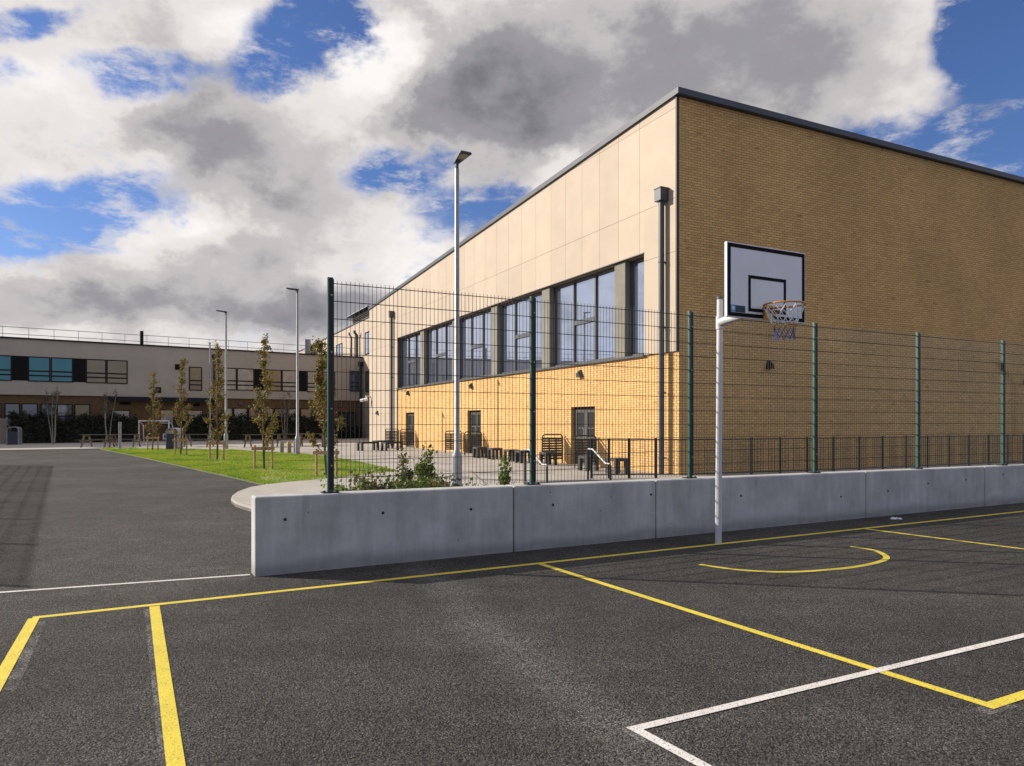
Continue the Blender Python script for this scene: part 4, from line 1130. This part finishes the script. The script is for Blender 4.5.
w = bpy.data.worlds.new('World'); sc.world = w; w.use_nodes = True
t = NT(w.node_tree); t.t.nodes.clear()
out = t.n('ShaderNodeOutputWorld'); bg = t.n('ShaderNodeBackground'); t.link(bg.outputs[0], out.inputs[0]); bg.inputs[1].default_value = .10
sky = t.n('ShaderNodeTexSky', sky_type='NISHITA'); sky.sun_disc = False; sky.sun_elevation = EL
sky.sun_rotation = math.atan2(SUN.x, SUN.y); sky.air_density = 1.; sky.dust_density = .6; sky.ozone_density = 2.5
D = t.n('ShaderNodeTexCoord').outputs['Generated']
sp = t.n('ShaderNodeSeparateXYZ'); t.link(D, sp.inputs[0])
yc = t.math('MAXIMUM', sp.outputs[1], .06)
u = t.math('DIVIDE', sp.outputs[0], yc); v = t.math('DIVIDE', sp.outputs[2], yc)
# direction tangents, in hundredths
P = t.n('ShaderNodeCombineXYZ'); t.link(t.math('MULTIPLY', u, 7.14), P.inputs[0]); t.link(t.math('MULTIPLY', v, 7.14), P.inputs[1])
mpw = t.n('ShaderNodeMapping'); t.link(D, mpw.inputs[0]); mpw.inputs['Scale'].default_value = (1, 1, 1.5)
wn = t.noise(mpw.outputs[0], 5.5, 7, .62)
wv = t.vmath('MULTIPLY', t.vmath('SUBTRACT', wn.outputs['Color'], (.5, .5, .5)).outputs[0], (1.15, .8, 0))
Pw = t.vmath('ADD', P.outputs[0], wv.outputs[0]).outputs[0]
def blob(x, y, rx, ry, amp):       # x, y as read on the photograph, turned into direction tangents
    c = ((x - CX) / 100., (HY - y) / 100., 0)
    d = t.vmath('MULTIPLY', t.vmath('SUBTRACT', Pw, c).outputs[0], (100. / rx, 100. / ry, 0))
    L = t.vmath('LENGTH', d.outputs[0]).outputs['Value']
    return t.mapr(L, 1.25, .25, 0., amp)
def total(lst):
    r = blob(*lst[0])
    for b in lst[1:]: r = t.math('ADD', r, blob(*b))
    return r
clear = total([(170, 70, 130, 34, .42), (312, 35, 62, 55, .52), (255, 60, 40, 60, .25), (60, 215, 120, 46, .38), (10, 232, 90, 40, .3), (395, 165, 85, 34, .30), (490, 210, 60, 36, .50), (345, 8, 90, 22, .3),
               (1015, 45, 95, 100, .95), (965, 20, 45, 60, .4), (930, 150, 110, 50, .42), (1030, 150, 70, 60, .35), (830, 125, 60, 30, .16), (430, 345, 50, 16, .12), (150, 185, 60, 24, .2), (20, 20, 60, 18, .3)])
dark = total([(510, 100, 110, 85, .50), (590, 60, 180, 115, .42), (760, 70, 170, 135, .38), (850, 60, 100, 100, .16), (205, 120, 85, 65, .38), (250, 175, 100, 60, .36), (95, 115, 90, 45, .30), (330, 215, 110, 50, .26),
              (200, 265, 90, 26, .30), (290, 262, 60, 26, .22), (60, 300, 130, 26, .42), (250, 305, 170, 30, .34), (350, 315, 120, 36, .42), (690, 200, 120, 60, .28), (420, 115, 60, 40, .2), (985, 105, 40, 22, .3)])
lite = total([(60, 95, 70, 60, .3), (130, 75, 60, 30, .3), (375, 60, 45, 60, .35), (150, 235, 90, 34, .3), (410, 235, 60, 40, .22), (560, 175, 45, 28, .4), (230, 25, 60, 30, .25), (30, 185, 40, 25, .25)])
n1 = t.noise(mpw.outputs[0], 7., 9, .60); n2 = t.noise(mpw.outputs[0], 22., 6, .6); n3 = t.noise(mpw.outputs[0], 3.1, 7, .55)
cov = t.math('SUBTRACT', t.math('ADD', t.math('ADD', .70, t.math('MULTIPLY', t.math('SUBTRACT', n1.outputs[0], .5), 1.05)), t.math('MULTIPLY', t.math('SUBTRACT', n2.outputs[0], .5), .62)), clear)
cov = t.math('ADD', cov, t.math('MULTIPLY', dark, .25))
mask = t.mapr(cov, .30, .66)
mpc = t.n('ShaderNodeMapping'); t.link(D, mpc.inputs[0]); mpc.inputs['Rotation'].default_value = (0, R(-25), R(15)); mpc.inputs['Scale'].default_value = (1, 1, 2.6)
n5 = t.noise(mpc.outputs[0], 16., 9, .68)
mask = t.math('MAXIMUM', mask, t.mapr(t.math('ADD', n5.outputs[0], t.math('MULTIPLY', t.math('SUBTRACT', cov, .3), .25)), .46, .68, 0., .62))
behind = t.mapr(sp.outputs[1], .12, -.05)
# above and behind the view there are only broken clouds
mask = t.math('MULTIPLY', mask, t.mapr(behind, 0., 1., 1., .45, False))
dk = t.math('ADD', dark, t.math('MULTIPLY', t.math('SUBTRACT', n3.outputs[0], .50), 1.0))
dk = t.math('ADD', dk, t.math('MULTIPLY', t.math('SUBTRACT', n1.outputs[0], .5), .85))
dk = t.math('ADD', dk, t.math('MULTIPLY', t.math('SUBTRACT', n2.outputs[0], .5), .45))
n4 = t.noise(mpw.outputs[0], 13., 8, .66); dk = t.math('ADD', dk, t.math('MULTIPLY', t.math('SUBTRACT', n4.outputs[0], .5), .5))
dk = t.math('SUBTRACT', dk, lite)
cl = t.ramp(t.mapr(dk, -.35, 1.05, 0, 1, False), [(0, (6.0, 5.75, 5.6)), (.24, (5.0, 4.75, 4.6)), (.46, (3.4, 3.25, 3.25)), (.68, (2.0, 1.95, 2.1)), (1., (1.1, 1.09, 1.25))])
cl.node.color_ramp.interpolation = 'EASE'
blue = t.mix(1., sky.outputs[0], (.42, .51, .74), 'MULTIPLY')
col = t.mix(mask, blue, cl)
# below the horizon
col = t.mix(t.mapr(sp.outputs[2], -.01, -.04), col, (.5, .48, .45))
t.link(col, bg.inputs[0])

cam = bpy.data.cameras.new('camera'); co = bpy.data.objects.new('camera', cam); COL.objects.link(co)
co.location = (0, 0, CH); co.rotation_euler = (R(90), 0, 0)
cam.sensor_width = 36.; cam.lens = F * 36. / 1024.; cam.shift_y = 38. / 1024.; cam.clip_end = 2000; cam.clip_start = .05
sc.camera = co
vs = sc.view_settings; vs.view_transform = 'Standard'; vs.look = 'None'; vs.exposure = .72; vs.gamma = 1.; vs.use_curve_mapping = False
sc.cycles.max_bounces = 6
